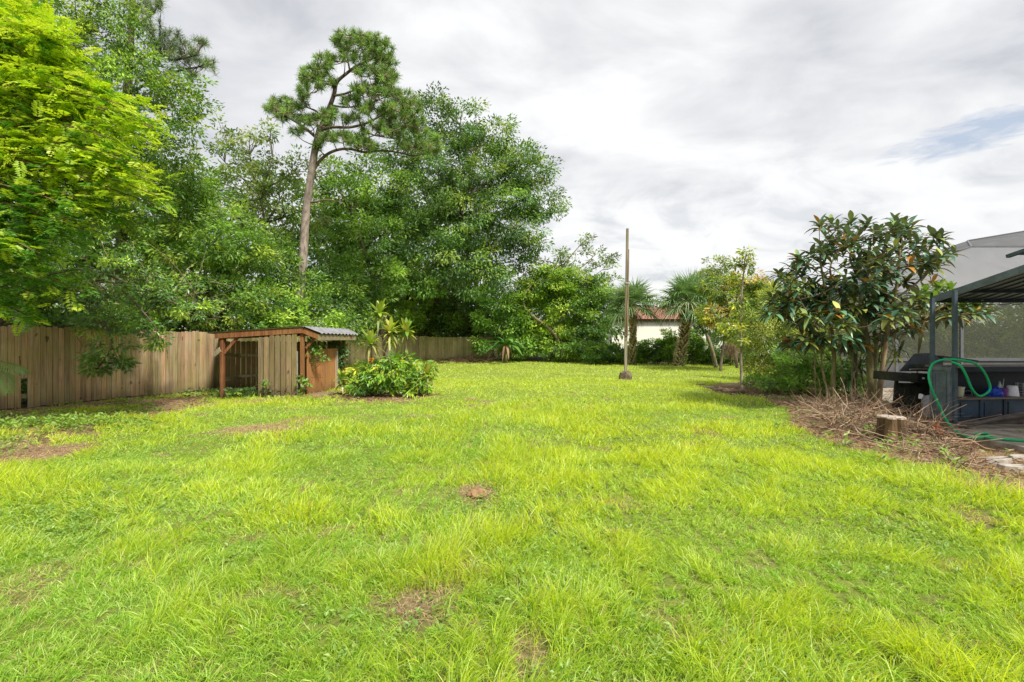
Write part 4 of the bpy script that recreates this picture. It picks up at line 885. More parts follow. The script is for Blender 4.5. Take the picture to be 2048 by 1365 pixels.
# --- big evergreen behind the far fence (centre) ---
L5 = PB([(860, 225, 40, 42, 1), (920, 250, 55, 50, 1), (985, 275, 45, 42, 0), (1035, 330, 50, 48), (905, 330, 90, 70, 0), (990, 370, 90, 65, -1), (1060, 400, 55, 42), (1092, 412, 32, 24), (1085, 345, 20, 26),
         (850, 400, 75, 65, -2), (930, 440, 90, 65, -2), (1020, 460, 70, 48, -1), (800, 460, 60, 60, -2), (870, 520, 80, 55, -3), (950, 540, 70, 55, -2), (1010, 525, 36, 34, 0, 0.7), (1050, 490, 35, 35, 0, 0.7), (800, 300, 40, 60, 1), (830, 560, 60, 45, -2)], 35)
tree('evergreen_tree', 'largest dark green tree, its broad crown leaning right over the far fence', (-6.5, 39), L5, 101, tr=0.42, pal=DEEP + [(0.14, 0.215, 0.045)], w=[.3, .3, .15, .13, .12], size=0.235, cl_r=0.8, cl_n=66, dens=0.85, fill=0.3, nlimb=12, twf=0.10, sprig=0.2, flat=0.6, droop=0.45)
# --- middle green trees behind the shed ---
L6 = PB([(700, 400, 60, 55, 1), (760, 380, 60, 50, 1), (740, 470, 70, 60, 0), (670, 470, 50, 60, 1), (690, 560, 60, 45, -2), (760, 560, 60, 55, -1), (640, 420, 30, 60, 3, 0.5), (720, 340, 60, 30, 2, 0.6), (660, 350, 40, 35, 3, 0.5)], 31)
tree('broadleaf_tree', 'mid-green broadleaf tree immediately right of the pine trunk', (-8.6, 33), L6, 102, tr=0.26, pal=GREEN, w=[.35, .3, .2, .15], size=0.26, cl_r=0.7, cl_n=46, dens=0.95, fill=0.3, twf=0.12, sprig=0.16)
L3 = PB([(450, 325, 45, 30, 0, .8), (500, 310, 40, 34, 0, .8), (545, 315, 45, 38, 0, .9), (590, 345, 45, 40, 0, 1), (480, 380, 60, 45, 0, 1.1), (560, 400, 55, 50, 0, 1.1), (420, 370, 40, 40, 0, 1), (530, 360, 50, 30, 0, .9), (610, 420, 36, 50, 1, 1), (436, 265, 10, 34, 0, .6), (472, 285, 12, 20, 0, .6), (540, 268, 12, 22, 0, .9), (512, 272, 18, 14, 0, .7), (455, 295, 24, 16, 0, .7), (520, 460, 60, 50), (580, 470, 30, 40, 1, .6), (450, 430, 40, 50)], 27)
tree('slender_tree', 'thin airy tree with upright sprigs against the sky, left of the pine', (-13.5, 28), L3, 103, tr=0.17, pal=[(0.09, 0.165, 0.045), (0.13, 0.205, 0.05), (0.06, 0.12, 0.035), (0.15, 0.20, 0.08)], size=0.21, cl_r=0.5, cl_n=26, dens=1.05, fill=0.35, nlimb=12, twf=0.4, sprig=0.28, bark=(0.28, 0.23, 0.18))
# --- light green bushy tree behind the shed ---
L2b = PB([(330, 430, 90, 60), (400, 400, 60, 50), (440, 470, 80, 60, -1), (370, 520, 100, 60, -1), (480, 540, 70, 60), (430, 600, 100, 45, -1), (530, 600, 50, 50, 1), (310, 590, 80, 45, -1), (350, 350, 60, 50, 1), (520, 510, 30, 45, 1), (360, 645, 70, 28, .3), (470, 645, 70, 28, .4), (560, 645, 60, 26, 1.2), (280, 640, 60, 26, .3)], 17.5)
tree('bushy_tree', 'bushy bright green tree bulging over the picket fence left of the shed', (-11.5, 18.5), L2b, 104, tr=0.15, pal=GREEN[:3] + [(0.18, 0.27, 0.035)], w=[.36, .34, .2, .10], size=0.155, cl_r=0.36, cl_n=42, dens=3.0, fill=0.25, twf=0.06, sprig=0.2)
# --- tall dense tree at upper left ---
L2a = PB([(160, 60, 120, 80, 1), (225, 45, 60, 60, 1), (262, 125, 56, 62), (320, 180, 40, 40), (350, 200, 50, 45), (250, 220, 110, 80), (380, 260, 32, 40, 0, .7), (320, 310, 80, 55), (200, 330, 110, 80), (385, 170, 28, 22, 0, .6), (400, 215, 22, 20, 0, .6), (100, 180, 110, 110, 1), (80, 380, 90, 90), (180, 460, 100, 70, -.6), (290, 380, 60, 50), (60, 40, 100, 60, 1), (90, 520, 120, 60)], 15)
tree('leafy_tree', 'tall dense green tree filling the upper left behind the yellow sprays', (-14.2, 16.5), L2a, 105, tr=0.22, pal=GREEN + [(0.2, 0.3, 0.035)], w=[.3, .25, .2, .12, .13], size=0.125, cl_r=0.33, cl_n=38, dens=3.1, fill=0.3, twf=0.12, sprig=0.24)
# --- arching branch hanging over the fence ---
r = rg(106); root = thing('overhanging_tree', (-12.2, 11.4, 0), 'dark-leaved tree drooping a leafy branch over the picket fence', 'tree')
g = G(); LB = PB([(250, 560, 90, 50), (150, 590, 110, 50, .3), (330, 600, 70, 38), (60, 570, 80, 50, .3), (215, 640, 60, 24, -.4), (290, 660, 38, 20, -.5), (320, 683, 22, 12, -.5, .8), (225, 685, 38, 22, -.6, .9), (205, 715, 30, 17, -.6, 1.1), (190, 736, 17, 12, -.6, 1.1), (245, 725, 14, 8, -.6, .8), (390, 620, 40, 25, .4)], 11.0)
P = crown(g, LB, r, size=0.115, cl_r=0.22, cl_n=26, dens=5.5, pal=[(0.06, 0.135, 0.035), (0.04, 0.095, 0.03), (0.10, 0.19, 0.04), (0.16, 0.26, 0.04)], w=[.4, .25, .25, .1], fill=0.25, asp=0.4, droop=0.35)
g.build('crown', MAT['gloss_leaf'], root)
g = G(); main = [spline(q, 6) for q in ([(-12.2, 11.4, -.1), (-12.0, 11.3, 1.6), W(60, 560, 11.2), W(120, 450, 11.4)], [(-12.0, 11.3, 1.6), W(120, 600, 11.1), W(200, 640, 10.7), W(225, 690, 10.4), W(195, 738, 10.4)], [W(120, 600, 11.1), W(210, 560, 11), W(300, 640, 10.6), W(320, 683, 10.5)], [W(60, 560, 11.2), W(180, 540, 11), W(330, 600, 11), W(395, 620, 11.3)])]
for q, a in zip(main, (0.13, 0.05, 0.035, 0.04)): tube(g, q, np.linspace(a, a * 0.3, len(q)), (0.19, 0.15, 0.11), n=6)
twigs(g, P, np.concatenate(main), r, 0.5, 0.007)
for k in range(60):     # tangle of bare stems inside
    a = W(r.uniform(20, 430), r.uniform(560, 650), r.uniform(11.2, 12.2)); twig(g, a, r.uniform(0.6, 1.6), r.random() * 6.28, r.normal(0.4, 0.6), 0.012, r, np.array([0.3, 0.22, 0.15]) * r.uniform(.6, 1.2))
g.build('trunk', MAT['bark'], root, True)

# --- row of understorey shrubs closing the space behind the fences ---
US = [((600, 560), [(600, 590, 60, 60), (560, 520, 40, 60, 1), (620, 640, 70, 40, -1)], 24, 'leafy shrub standing right behind the shed roof', GREEN),
      ((660, 600), [(670, 600, 60, 50), (700, 650, 60, 30), (640, 540, 40, 50, 1)], 27, 'shrub behind the fence between shed and corn plant', GREEN),
      ((770, 620), [(760, 610, 55, 60), (800, 640, 50, 40), (720, 560, 40, 50, 1)], 35, 'dark shrub behind the fence above the corn plant', LIME),
      ((850, 630), [(835, 625, 50, 45), (880, 650, 60, 26), (860, 590, 50, 36, 1), (830, 662, 50, 18)], 37.6, 'green undergrowth shrub in the shade of the largest tree', LIME),
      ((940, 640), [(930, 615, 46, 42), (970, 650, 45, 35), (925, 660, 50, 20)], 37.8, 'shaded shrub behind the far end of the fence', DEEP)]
for i, (b_, lb, yy, lab, pl) in enumerate(US):
    lo = PB(lb, yy); c = np.mean([q[:2] for q in lo], axis=0)
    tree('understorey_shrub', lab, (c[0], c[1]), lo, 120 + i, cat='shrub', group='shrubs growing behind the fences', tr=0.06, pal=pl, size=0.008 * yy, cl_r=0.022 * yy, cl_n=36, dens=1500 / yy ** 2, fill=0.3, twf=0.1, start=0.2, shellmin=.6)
US2 = [((350, 640), [(345, 640, 50, 22), (420, 645, 50, 20), (300, 625, 40, 30)], 17.5, 'low shrub peeping over the picket fence beside the shed', GREEN), ((120, 640), [(60, 640, 60, 30), (130, 640, 60, 26), (210, 640, 60, 24)], 13.6, 'low dark shrub crowding the left end of the picket fence', DEEP), ((40, 760), [(42, 765, 60, 55)], 11.9, 'dark filler shrub added behind the broken gap in the fence to blacken it', DEEP)]  # last shrub is added only to darken the view through the fence gap
for i, (b_, lb, yy, lab, pl) in enumerate(US2):
    lo = PB(lb, yy); c = np.mean([q[:2] for q in lo], axis=0)
    tree('understorey_shrub', lab, (c[0], c[1]), lo, 130 + i, cat='shrub', group='shrubs growing behind the fences', tr=0.05, pal=pl, size=0.008 * yy, cl_r=0.022 * yy, cl_n=36, dens=1700 / yy ** 2, fill=0.3, twf=0.1, start=0.2, shellmin=.6)
BK = [((600, 480), [(560, 430, 80, 90), (640, 520, 80, 90), (520, 560, 80, 90)], 40, 'background tree glimpsed left of the pine trunk'),
      ((760, 500), [(740, 520, 90, 110), (700, 430, 60, 60), (800, 620, 90, 60)], 44, 'background tree standing in shade behind the mid-green broadleaf'),
      ((900, 560), [(900, 520, 110, 100), (850, 420, 70, 70), (960, 620, 90, 60), (880, 640, 110, 45)], 46, 'background tree behind the largest tree'),
      ((1130, 640), [(1080, 640, 60, 50), (1160, 640, 60, 50), (1120, 600, 60, 40), (1220, 650, 30, 36), (1020, 660, 40, 40)], 42, 'shadowed background tree behind the far thickets'),
      ((300, 480), [(330, 480, 130, 130), (200, 520, 130, 120), (60, 480, 130, 140), (420, 540, 100, 100)], 24, 'background tree behind the tall dense tree at upper left')]
for i, (b_, lb, yy, lab) in enumerate(BK):
    lo = PB(lb, yy); c = np.mean([q[:2] for q in lo], axis=0)
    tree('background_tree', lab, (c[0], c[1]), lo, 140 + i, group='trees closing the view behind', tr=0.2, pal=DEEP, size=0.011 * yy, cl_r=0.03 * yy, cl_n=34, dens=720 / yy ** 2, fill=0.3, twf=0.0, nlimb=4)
# bare trunks and vines seen in the dark wood
for i, (px, y0, y1, Y_, rad, lab) in enumerate([(820, 500, 672, 36.5, 0.32, 'thick dark trunk in the shade above the fence corner'), (688, 585, 668, 30.5, 0.12, 'short brown trunk stub behind the fence near the shed'), (905, 540, 672, 38, 0.16, 'thin shaded trunk left of the debris heap')]):
    a = W(px, 690, Y_); b_ = W(px + 3, y0, Y_); g = G(); r = rg(160 + i); a[2] = -0.1
    tube(g, spline([a, (a + b_) / 2 + r.normal(0, .08, 3), b_], 6), np.linspace(rad, rad * 0.75, 13), (0.10, 0.075, 0.055) if i != 1 else (0.2, 0.10, 0.06), n=8)
    tag(g.build('bare_trunk', MAT['bark'], smooth=True, origin=tuple(a)), lab, 'trunk', 'trunks standing in the shade')
r = rg(170); g = G()
for k in range(330):
    px = r.choice([r.uniform(690, 760), r.uniform(860, 990), r.uniform(860, 990), r.uniform(1030, 1130)]); py = r.uniform(560, 680); a = W(px, py, r.uniform(36.6, 38)); 
    twig(g, a, r.uniform(1.0, 3.2), r.random() * 6.28, r.normal(0.8, 0.5), 0.03, r, np.array([0.21, 0.165, 0.12]) * r.uniform(.5, 1.25))
tag(g.build('vine_tangle', MAT['bark']), 'tangle of bare vines and dead stems in the shaded wood', kind='stuff')

# --- the pine ---
Yp = 24.0; r = rg(201); pn = thing('pine_tree', (W(600, 700, Yp)[0], Yp, 0), 'tall crooked pine with a curving trunk and tufted crown', 'pine tree')
def br(pts, dy=0.0, dy2=None):
    n = len(pts); dd = np.linspace(dy, dy if dy2 is None else dy2, n); return spline([W(a, b_, Yp + d) for (a, b_), d in zip(pts, dd)], 6)
PBR = [(br([(588, 745), (596, 640), (606, 520), (612, 430), (621, 360), (631, 295), (640, 258)]), 0.225, 0.15, 'trunk'),
       (br([(640, 260), (655, 225), (668, 190), (674, 165), (695, 146), (720, 128), (742, 120)], 0, .3), 0.125, 0.045, 'b'),
       (br([(632, 275), (612, 258), (590, 243), (560, 225), (542, 208)], 0, -.6), 0.085, 0.03, 'b'),
       (br([(640, 262), (662, 255), (700, 255), (735, 246), (765, 228), (790, 205)], 0, -.8), 0.085, 0.03, 'b'),
       (br([(622, 350), (640, 322), (664, 304), (695, 298), (730, 305), (765, 302), (800, 306), (830, 312), (868, 300)], 0, .8), 0.085, 0.03, 'b'),
       (br([(668, 192), (690, 188), (710, 180), (745, 170), (775, 165)], 0, .9), 0.06, 0.025, 'b'), (br([(672, 172), (650, 168), (632, 160), (618, 140)], 0, .7), 0.05, 0.02, 'b'),
       (br([(700, 143), (695, 118), (690, 95), (702, 75)], .1, -.5), 0.05, 0.02, 'b'), (br([(735, 122), (745, 100), (765, 95), (775, 110)], .2, .8), 0.05, 0.02, 'b'),
       (br([(720, 250), (740, 268), (770, 275), (800, 280)], 0, 1.0), 0.045, 0.02, 'b'), (br([(660, 210), (690, 215), (730, 210), (770, 195)], 0, 1.0), 0.05, 0.02, 'b'), (br([(648, 240), (632, 222), (612, 214), (600, 196)], 0, .6), 0.045, 0.02, 'b')]
g = G(); nodes = []
for P_, a, b_, k in PBR:
    tube(g, P_, np.linspace(a, b_, len(P_)), (0.38, 0.31, 0.26) if k == 'trunk' else (0.23, 0.17, 0.14), n=10 if k == 'trunk' else 6); 
    if k == 'b': nodes += list(P_)
for pts, a in (([(622, 405), (640, 402), (655, 400), (675, 403), (688, 407)], 0.055), ([(630, 355), (650, 350), (671, 338)], 0.03), ([(624, 330), (620, 322), (612, 318)], 0.02)): q = br(pts, 0, -.3); tube(g, q, np.linspace(a, a * .35, len(q)), (0.28, 0.2, 0.15), n=6)
TB = [(700, 72, 30, 14), (735, 80, 32, 16), (765, 100, 24, 22), (778, 140, 18, 30), (690, 100, 14, 20), (735, 112, 34, 20), (645, 128, 22, 18), (625, 148, 22, 16), (607, 150, 9, 20), (606, 182, 12, 18), (600, 205, 12, 12), (650, 160, 26, 14), (560, 204, 24, 10), (545, 212, 14, 12), (585, 216, 28, 12), (610, 236, 24, 14), (640, 240, 24, 14), (660, 228, 20, 12), (570, 232, 18, 12), (720, 172, 18, 10), (745, 182, 28, 12), (775, 178, 30, 12), (800, 192, 30, 16), (822, 218, 20, 20), (832, 245, 16, 16), (790, 225, 34, 20), (750, 215, 40, 16), (700, 200, 20, 12), (760, 255, 40, 14), (805, 262, 30, 14), (720, 280, 28, 12), (745, 290, 36, 8), (850, 270, 18, 10), (868, 282, 14, 14), (876, 302, 9, 10), (850, 292, 14, 12), (810, 288, 28, 10), (690, 275, 24, 10), (730, 140, 24, 10), (765, 152, 22, 14), (655, 272, 20, 8), (640, 290, 10, 10), (596, 262, 14, 8), (700, 235, 22, 8), (675, 86, 10, 14), (660, 112, 12, 12)]
tips = []
for cx_, cy_, rx, ry in TB:
    n = max(8, int((rx + 7) * (ry + 7) / 33)); a = r.random(n) * 6.28; rr = np.sqrt(r.random(n)); dpt = r.normal(0, 0.9, n)
    for i in range(n): tips.append(W(cx_ + rx * rr[i] * math.cos(a[i]), cy_ + ry * rr[i] * math.sin(a[i]), Yp + dpt[i] * min(1, (rx + ry) / 40)))
tips = np.array(tips); nd = np.array(nodes)
for p_ in tips:
    dd = np.linalg.norm(nd - p_, axis=1) + 1.2 * np.maximum(nd[:, 2] - p_[2] + .2, 0); q_ = nd[np.argmin(dd)]; d = p_ - q_; L = np.linalg.norm(d)
    tube(g, spline([q_, q_ + d * 0.5 + np.array([0, 0, -0.12 * L]) + r.normal(0, .06, 3) * L, p_], 3), np.linspace(0.03, 0.012, 7), (0.2, 0.145, 0.115), n=4, cap=False)
    if L > 0.6: nd = np.concatenate([nd, [q_ + d * 0.5 + [0, 0, -0.12 * L], q_ + d * .75]])
g.build('trunk', MAT['bark'], pn, True)
def tufts(g, tips, r, nn=84, L0=0.29, wd=0.017, outc=None, cols=((0.14, 0.30, 0.05), (0.22, 0.40, 0.07), (0.36, 0.27, 0.09))):
    m = len(tips); up = unit(tips - (np.mean(tips, 0) if outc is None else outc)) * 0.35 + [0, 0, 0.8]
    k = nn; T = np.repeat(tips, k, 0); ax = unit(np.repeat(up + r.normal(0, .3, (m, 3)), k, 0)); dv = unit(r.normal(0, 1, (m * k, 3)) + ax * 0.9)
    c = np.array(cols[0]) + (np.array(cols[1]) - cols[0]) * r.random(m * k)[:, None]; br_ = (r.random(m * k) < 0.16); c = np.where(br_[:, None], np.array(cols[2]), c); c = c * np.repeat(r.uniform(.6, 1.5, m), k)[:, None]
    base = T - ax * (0.18 * r.random(m * k) ** 2)[:, None]
    blades(g, base, dv, r.normal(0, 1, (m * k, 3)), L0 * r.uniform(.75, 1.15, m * k), wd, 0.12, c, K=1, prof=[1, 0.5])
g = G(); tufts(g, tips, r); g.build('crown', MAT['needle'], pn)
# --- pine top poking out at the upper left ---
r = rg(205); Y2 = 17.5; p2r = thing('pine_tree', (W(240, 700, Y2)[0], Y2, 0), 'second pine, only its dark tufted branch tips showing at the upper left', 'pine tree')
q1 = spline([(W(240, 700, Y2)[0], Y2, -.1), W(245, 400, Y2), W(255, 180, Y2), W(262, 60, Y2), W(268, -60, Y2)], 6); q2 = spline([W(256, 150, Y2), W(300, 108, Y2 - .6), W(345, 120, Y2 - 1), W(395, 110, Y2 - 1.2)], 6); q3 = spline([W(262, 60, Y2), W(290, 40, Y2), W(310, 25, Y2 - .5)], 6); q4 = spline([W(256, 190, Y2), W(330, 150, Y2 - .6), W(420, 130, Y2 - 1)], 6); q5 = spline([W(264, 10, Y2), W(280, -15, Y2), W(310, -20, Y2)], 4)
g = G(); 
for q, a in ((q1, .2), (q2, .06), (q3, .05), (q4, .05), (q5, .04)): tube(g, q, np.linspace(a, a * .4, len(q)), (0.12, 0.09, 0.075), n=6)
TB2 = [(305, 40, 20, 14), (318, 80, 14, 14), (345, 70, 16, 12), (340, 100, 26, 14), (375, 95, 18, 14), (400, 90, 12, 12), (395, 120, 22, 14), (418, 130, 12, 12), (360, 130, 26, 12), (385, 150, 14, 8), (285, 15, 18, 12), (310, 8, 14, 8), (330, 110, 18, 10), (265, -10, 40, 20), (340, 160, 20, 10)]
tp2 = np.array([W(a + c_ * x, b_ + d_ * y, Y2 - 1 + z) for a, b_, c_, d_ in TB2 for x, y, z in zip(r.uniform(-1, 1, 9), r.uniform(-1, 1, 9), r.normal(0, .3, 9))]); nd = np.concatenate([q2, q3, q4, q5])
twigs(g, tp2, nd, r, 1.0, 0.012, (0.13, 0.1, 0.08)); g.build('trunk', MAT['bark'], p2r, True)
g = G(); tufts(g, tp2, r, 60, 0.24, 0.009, cols=((0.10, 0.19, 0.05), (0.16, 0.27, 0.07), (0.26, 0.2, 0.09))); g.build('crown', MAT['needle'], p2r)

# --- yellow feathery tree at the far left ---
r = rg(210); ft = thing('feathery_tree', (-9.6, 7.9, 0), 'yellow-green tree with feathery leaf sprays reaching in from the left edge', 'tree')
gT = G(); gL = G(); tp = spline([(-10.2, 7.6, -.1), (-10.0, 7.7, 2.0), (-9.9, 7.8, 4.0), (-9.6, 8.0, 6.5)], 6); tube(gT, tp, np.linspace(0.16, 0.06, len(tp)), (0.2, 0.15, 0.11), n=8)
# each spray: start at the trunk, sweep right and down
ends = []
for t in np.linspace(0, 0.84, 38):
    # silhouette of the sprays in the photograph
    yy = 20 + 600 * t; xm = np.interp(yy, [0, 60, 110, 200, 260, 330, 390, 440, 470, 540, 600, 640], [60, 110, 170, 230, 320, 300, 330, 300, 120, 80, 60, 40])
    for k in range(3 if yy < 470 else 2): ends.append((xm * r.uniform(0.5, 1.1) - 10 * k, yy + r.uniform(-12, 12), r.uniform(7.0, 8.8)))
for px, py in ((290, 365), (262, 372), (170, 588), (160, 585), (72, 640), (88, 648), (230, 430), (50, 590), (85, 596), (130, 470), (210, 470)): ends.append((px, py, 7.8))
pcol = np.array([[0.52, 0.68, 0.03], [0.38, 0.57, 0.03], [0.11, 0.28, 0.025], [0.60, 0.72, 0.08]])
def pinnate(g, A, D, L, lf, r, c, pairs=8):
    """feather leaf: A start (n,3), D direction"""
    n = len(A); D = unit(D); side = unit(np.cross(D, [0, 0, 1.0])); nrm = np.cross(side, D)
    for j in range(1, pairs + 1):
        t = j / (pairs + 0.5); p_ = A + D * (L * t)[:, None]; p_[:, 2] -= 0.18 * L * t * t; s_ = math.sin(math.pi * (0.15 + 0.8 * t)) 
        for sg in (-1, 1):
            d = D * 0.55 + side * sg + r.normal(0, .12, (n, 3)); leaves(g, p_, d, nrm + r.normal(0, .2, (n, 3)), lf * s_ * r.uniform(.85, 1.15, n), lf * 0.40, c * r.uniform(.85, 1.15, n)[:, None])
for ex, ey, eY in ends:
    e = W(ex, ey, eY); zs = min(max(e[2] * 0.8 + 0.5, 1.2), 6.4); s = tp[np.argmin(abs(tp[:, 2] - zs))]; d = e - s; L = np.linalg.norm(d)
    path = spline([s, s + d * 0.4 + [0, 0, 0.16 * L], s + d * 0.75 + [0, 0, 0.10 * L], e], 6); tube(gT, path, np.linspace(0.022, 0.005, len(path)), (0.22, 0.15, 0.07), n=4, cap=False)
    NF = 46; tt = r.uniform(0.3, 1.0, NF); idx = (tt * (len(path) - 2)).astype(int); A = path[idx] + (path[idx + 1] - path[idx]) * r.random(NF)[:, None] + r.normal(0, .10, (NF, 3))
    dirp = unit(path[np.minimum(idx + 1, len(path) - 1)] - path[idx]); D = dirp * 0.5 + r.normal(0, .6, (NF, 3)) * [1, 1, .5]; D[:, 2] += 0.05
    w_ = [0.36, 0.3, 0.16, 0.18] if ey < 420 else [0.08, 0.16, 0.72, 0.04]
    pinnate(gL, A, D, r.uniform(.2, .36, NF), 0.095, r, pcol[r.choice(4, NF, p=w_)])
gT.build('trunk', MAT['bark'], ft, True); gL.build('crown', MAT['leaf'], ft)
# shaded green inner foliage behind it
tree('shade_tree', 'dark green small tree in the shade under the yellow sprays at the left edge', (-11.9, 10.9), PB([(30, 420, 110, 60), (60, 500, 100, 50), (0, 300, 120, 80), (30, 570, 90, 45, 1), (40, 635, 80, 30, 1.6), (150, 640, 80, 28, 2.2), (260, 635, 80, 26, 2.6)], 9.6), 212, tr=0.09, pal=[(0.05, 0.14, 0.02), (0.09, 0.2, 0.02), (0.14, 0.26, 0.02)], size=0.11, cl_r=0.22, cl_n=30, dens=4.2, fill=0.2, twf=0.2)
# palm fronds poking in at the left edge over the fence
r = rg(214); pf = thing('feather_palm', (-10.2, 8.3, 0), 'green feather palm leaf tips poking in at the left edge before the fence', 'palm')
def frond(g, gT, P, n, L, wd, r, c, drop=0.5):
    P = spline(P, 8); tube(gT, P, np.linspace(0.014, 0.004, len(P)), (0.25, 0.28, 0.08), n=4)
    t = np.linspace(0.15, 1, n); idx = np.minimum((t * (len(P) - 1)).astype(int), len(P) - 2); A = P[idx]; D = unit(P[idx + 1] - P[idx]); s = unit(np.cross(D, [0, 0, 1.0]))
    for sg in (-1, 1): blades(g, A, D * 0.6 + s * sg + [0, 0, .1], np.cross(s, D), L * np.sin(np.pi * (0.12 + 0.8 * t)), wd, drop, c, K=3, prof=[.6, 1, .7, .1])
gl_ = G(); gt_ = G(); tube(gt_, [(-10.3, 8.3, -.1), (-10.2, 8.3, 1.0)], [0.12, 0.10], (0.2, 0.15, 0.1), n=8)
for pts in ([(-30, 640), (10, 610), (40, 622), (52, 660)], [(-60, 700), (-10, 720), (30, 730), (52, 745)], [(-60, 760), (-10, 735), (10, 755), (18, 785)], [(-40, 600), (0, 560), (25, 545), (40, 560)]):
    P = [np.array([-10.2, 8.3, 1.0])] + [W(a, b_, 8.4) for a, b_ in pts]; frond(gl_, gt_, P, 30, 0.32, 0.022, r, (0.13, 0.24, 0.04))
gl_.build('fronds', MAT['frond'], pf); gt_.build('stem', MAT['bark'], pf, True)

# --- right background: airy trees, thicket ---
L8 = PB([(1075, 520, 30, 40, 0, .6), (1072, 490, 9, 22, 0, .6), (1110, 540, 40, 30, 0, .6), (1150, 520, 30, 28, 0, .5), (1168, 482, 14, 14, 0, .6), (1190, 510, 22, 22, 0, .5), (1205, 540, 26, 22, 0, .5), (1225, 520, 12, 8, 0, .4), (1120, 510, 16, 12, 0, .5), (1215, 570, 26, 26, 0, .9), (1060, 550, 34, 34, 0, 1), (1140, 555, 54, 28, 0, 1), (1040, 520, 24, 26, 0, .8)], 36)
tree('slender_tree', 'thin see-through tree with upright sprigs between the largest tree and the mast', (4.3, 37), L8, 103 + 120, tr=0.14, pal=[(0.10, 0.16, 0.07), (0.12, 0.2, 0.05), (0.07, 0.12, 0.05)], size=0.23, cl_r=0.5, cl_n=26, dens=1.0, fill=0.4, nlimb=12, twf=0.45, sprig=0.3, bark=(0.36, 0.30, 0.22))
TH = [([(1060, 630, 44, 56), (1040, 690, 45, 32), (1080, 580, 44, 34), (1045, 590, 30, 26)], 35.2, 'leafy thicket right of the banana plant', LIME),
      ([(1130, 620, 48, 58), (1120, 690, 50, 34), (1145, 570, 44, 32), (1100, 560, 36, 26)], 34.6, 'vine-covered thicket behind the leaning trunk', [(0.14, 0.25, 0.03), (0.10, 0.2, 0.03), (0.2, 0.29, 0.04), (0.06, 0.13, 0.03)]),
      ([(1185, 635, 42, 52), (1180, 695, 46, 32), (1195, 585, 34, 28)], 34.0, 'leafy thicket left of the house wall', GREEN)]
for i, (lb, yy, lab, pl) in enumerate(TH):
    lo = PB(lb, yy, ry=1.5); c = np.mean([q[:2] for q in lo], axis=0)
    tree('thicket', lab, (c[0], c[1]), lo, 230 + i, cat='thicket', group='thickets at the far edge of the lawn', tr=0.07, pal=pl, size=0.22, cl_r=0.55, cl_n=44, dens=2.4, fill=0.3, twf=0.15, start=0.1, bark=(0.32, 0.25, 0.17))
tree('bright_shrub', 'bright layered green shrub leaning over the end of the far fence', (-1.0, 35.0), PB([(975, 590, 30, 18), (1000, 610, 38, 18), (1010, 650, 35, 26), (960, 640, 22, 20), (1035, 645, 22, 20), (958, 690, 16, 14), (1040, 690, 30, 22)], 34.4, ry=1.2), 240, cat='shrub', tr=0.07, pal=[(0.085, 0.19, 0.03), (0.065, 0.15, 0.03), (0.12, 0.23, 0.04)], size=0.24, cl_r=0.5, cl_n=30, dens=1.9, fill=0.3, twf=0.2, bark=(0.26, 0.22, 0.12))
r = rg(243); g = G(); Yl = 34.0; P = spline([W(1127, 700, Yl) * [1, 1, 0] + [0, 0, -.1], W(1115, 678, Yl), W(1092, 652, Yl), W(1065, 632, Yl), W(1048, 612, Yl), W(1050, 590, Yl), W(1062, 572, Yl)], 6); tube(g, P, np.linspace(0.15, 0.04, len(P)), (0.32, 0.25, 0.17), n=7)
P = spline([W(1146, 622, Yl), W(1158, 600, Yl), W(1170, 575, Yl)], 6); tube(g, P, np.linspace(0.09, 0.04, len(P)), (0.38, 0.31, 0.22), n=6)
tag(g.build('leaning_trunk', MAT['bark'], smooth=True, origin=tuple(W(1127, 725, Yl) * [1, 1, 0])), 'bare crooked trunk leaning left across the thicket', 'trunk')
# banana plant
def banana(loc, label, fr, name='banana_plant', cat='banana plant', Yb_=34.0):
    root = thing(name, (loc[0], loc[1], 0), label, cat); g1 = G(); g2 = G(); g3 = G()
    for (a, b_, L, wd, dr, c, dry_) in fr:
        d = np.array([math.cos(a) * math.cos(b_), math.sin(a) * math.cos(b_), math.sin(b_)]); gg = g3 if dry_ else g1
        blades(gg, [np.array([loc[0], loc[1], 1.2])], [d], [np.cross(d, np.cross([0, 0, 1.0], d))], L, wd, dr, c, K=9, prof=[.1, .5, .85, 1, 1, 1, .95, .8, .5, .08], fold=0.14)
    tube(g2, [(loc[0], loc[1], -.05), (loc[0], loc[1], 1.25)], [0.14, 0.08], (0.24, 0.22, 0.09), n=8)
    g1.build('leaves', MAT['frond'], root, True); g2.build('stem', MAT['bark'], root, True)
    if g3.v: g3.build('dead_leaves', MAT['dry'], root)
GB_ = (0.09, 0.26, 0.05)
banana(W(1012, 728, 33.0), 'banana plant with broad hanging leaves at the end of the fence', [(3.3, .45, 2.2, .5, .35, GB_, 0), (3.6, .15, 1.8, .42, .45, GB_, 0), (-.3, .6, 1.9, .4, .6, (0.15, 0.32, .05), 0), (-.6, .2, 1.6, .36, .6, (0.13, 0.3, .05), 0), (-2.6, .8, 1.8, .42, .7, GB_, 0), (-1.0, 1.0, 1.8, .4, .6, (0.15, 0.32, .05), 0), (3.0, 1.0, 1.9, .42, .5, GB_, 0), (.3, 1.1, 1.7, .4, .5, GB_, 0), (-1.3, .2, 1.0, .16, 1.1, (0.34, 0.2, .10), 1), (-1.9, .1, 1.0, .14, 1.2, (0.28, 0.17, .09), 1), (-.6, -.2, .8, .12, 1.0, (0.3, 0.2, .11), 1)])

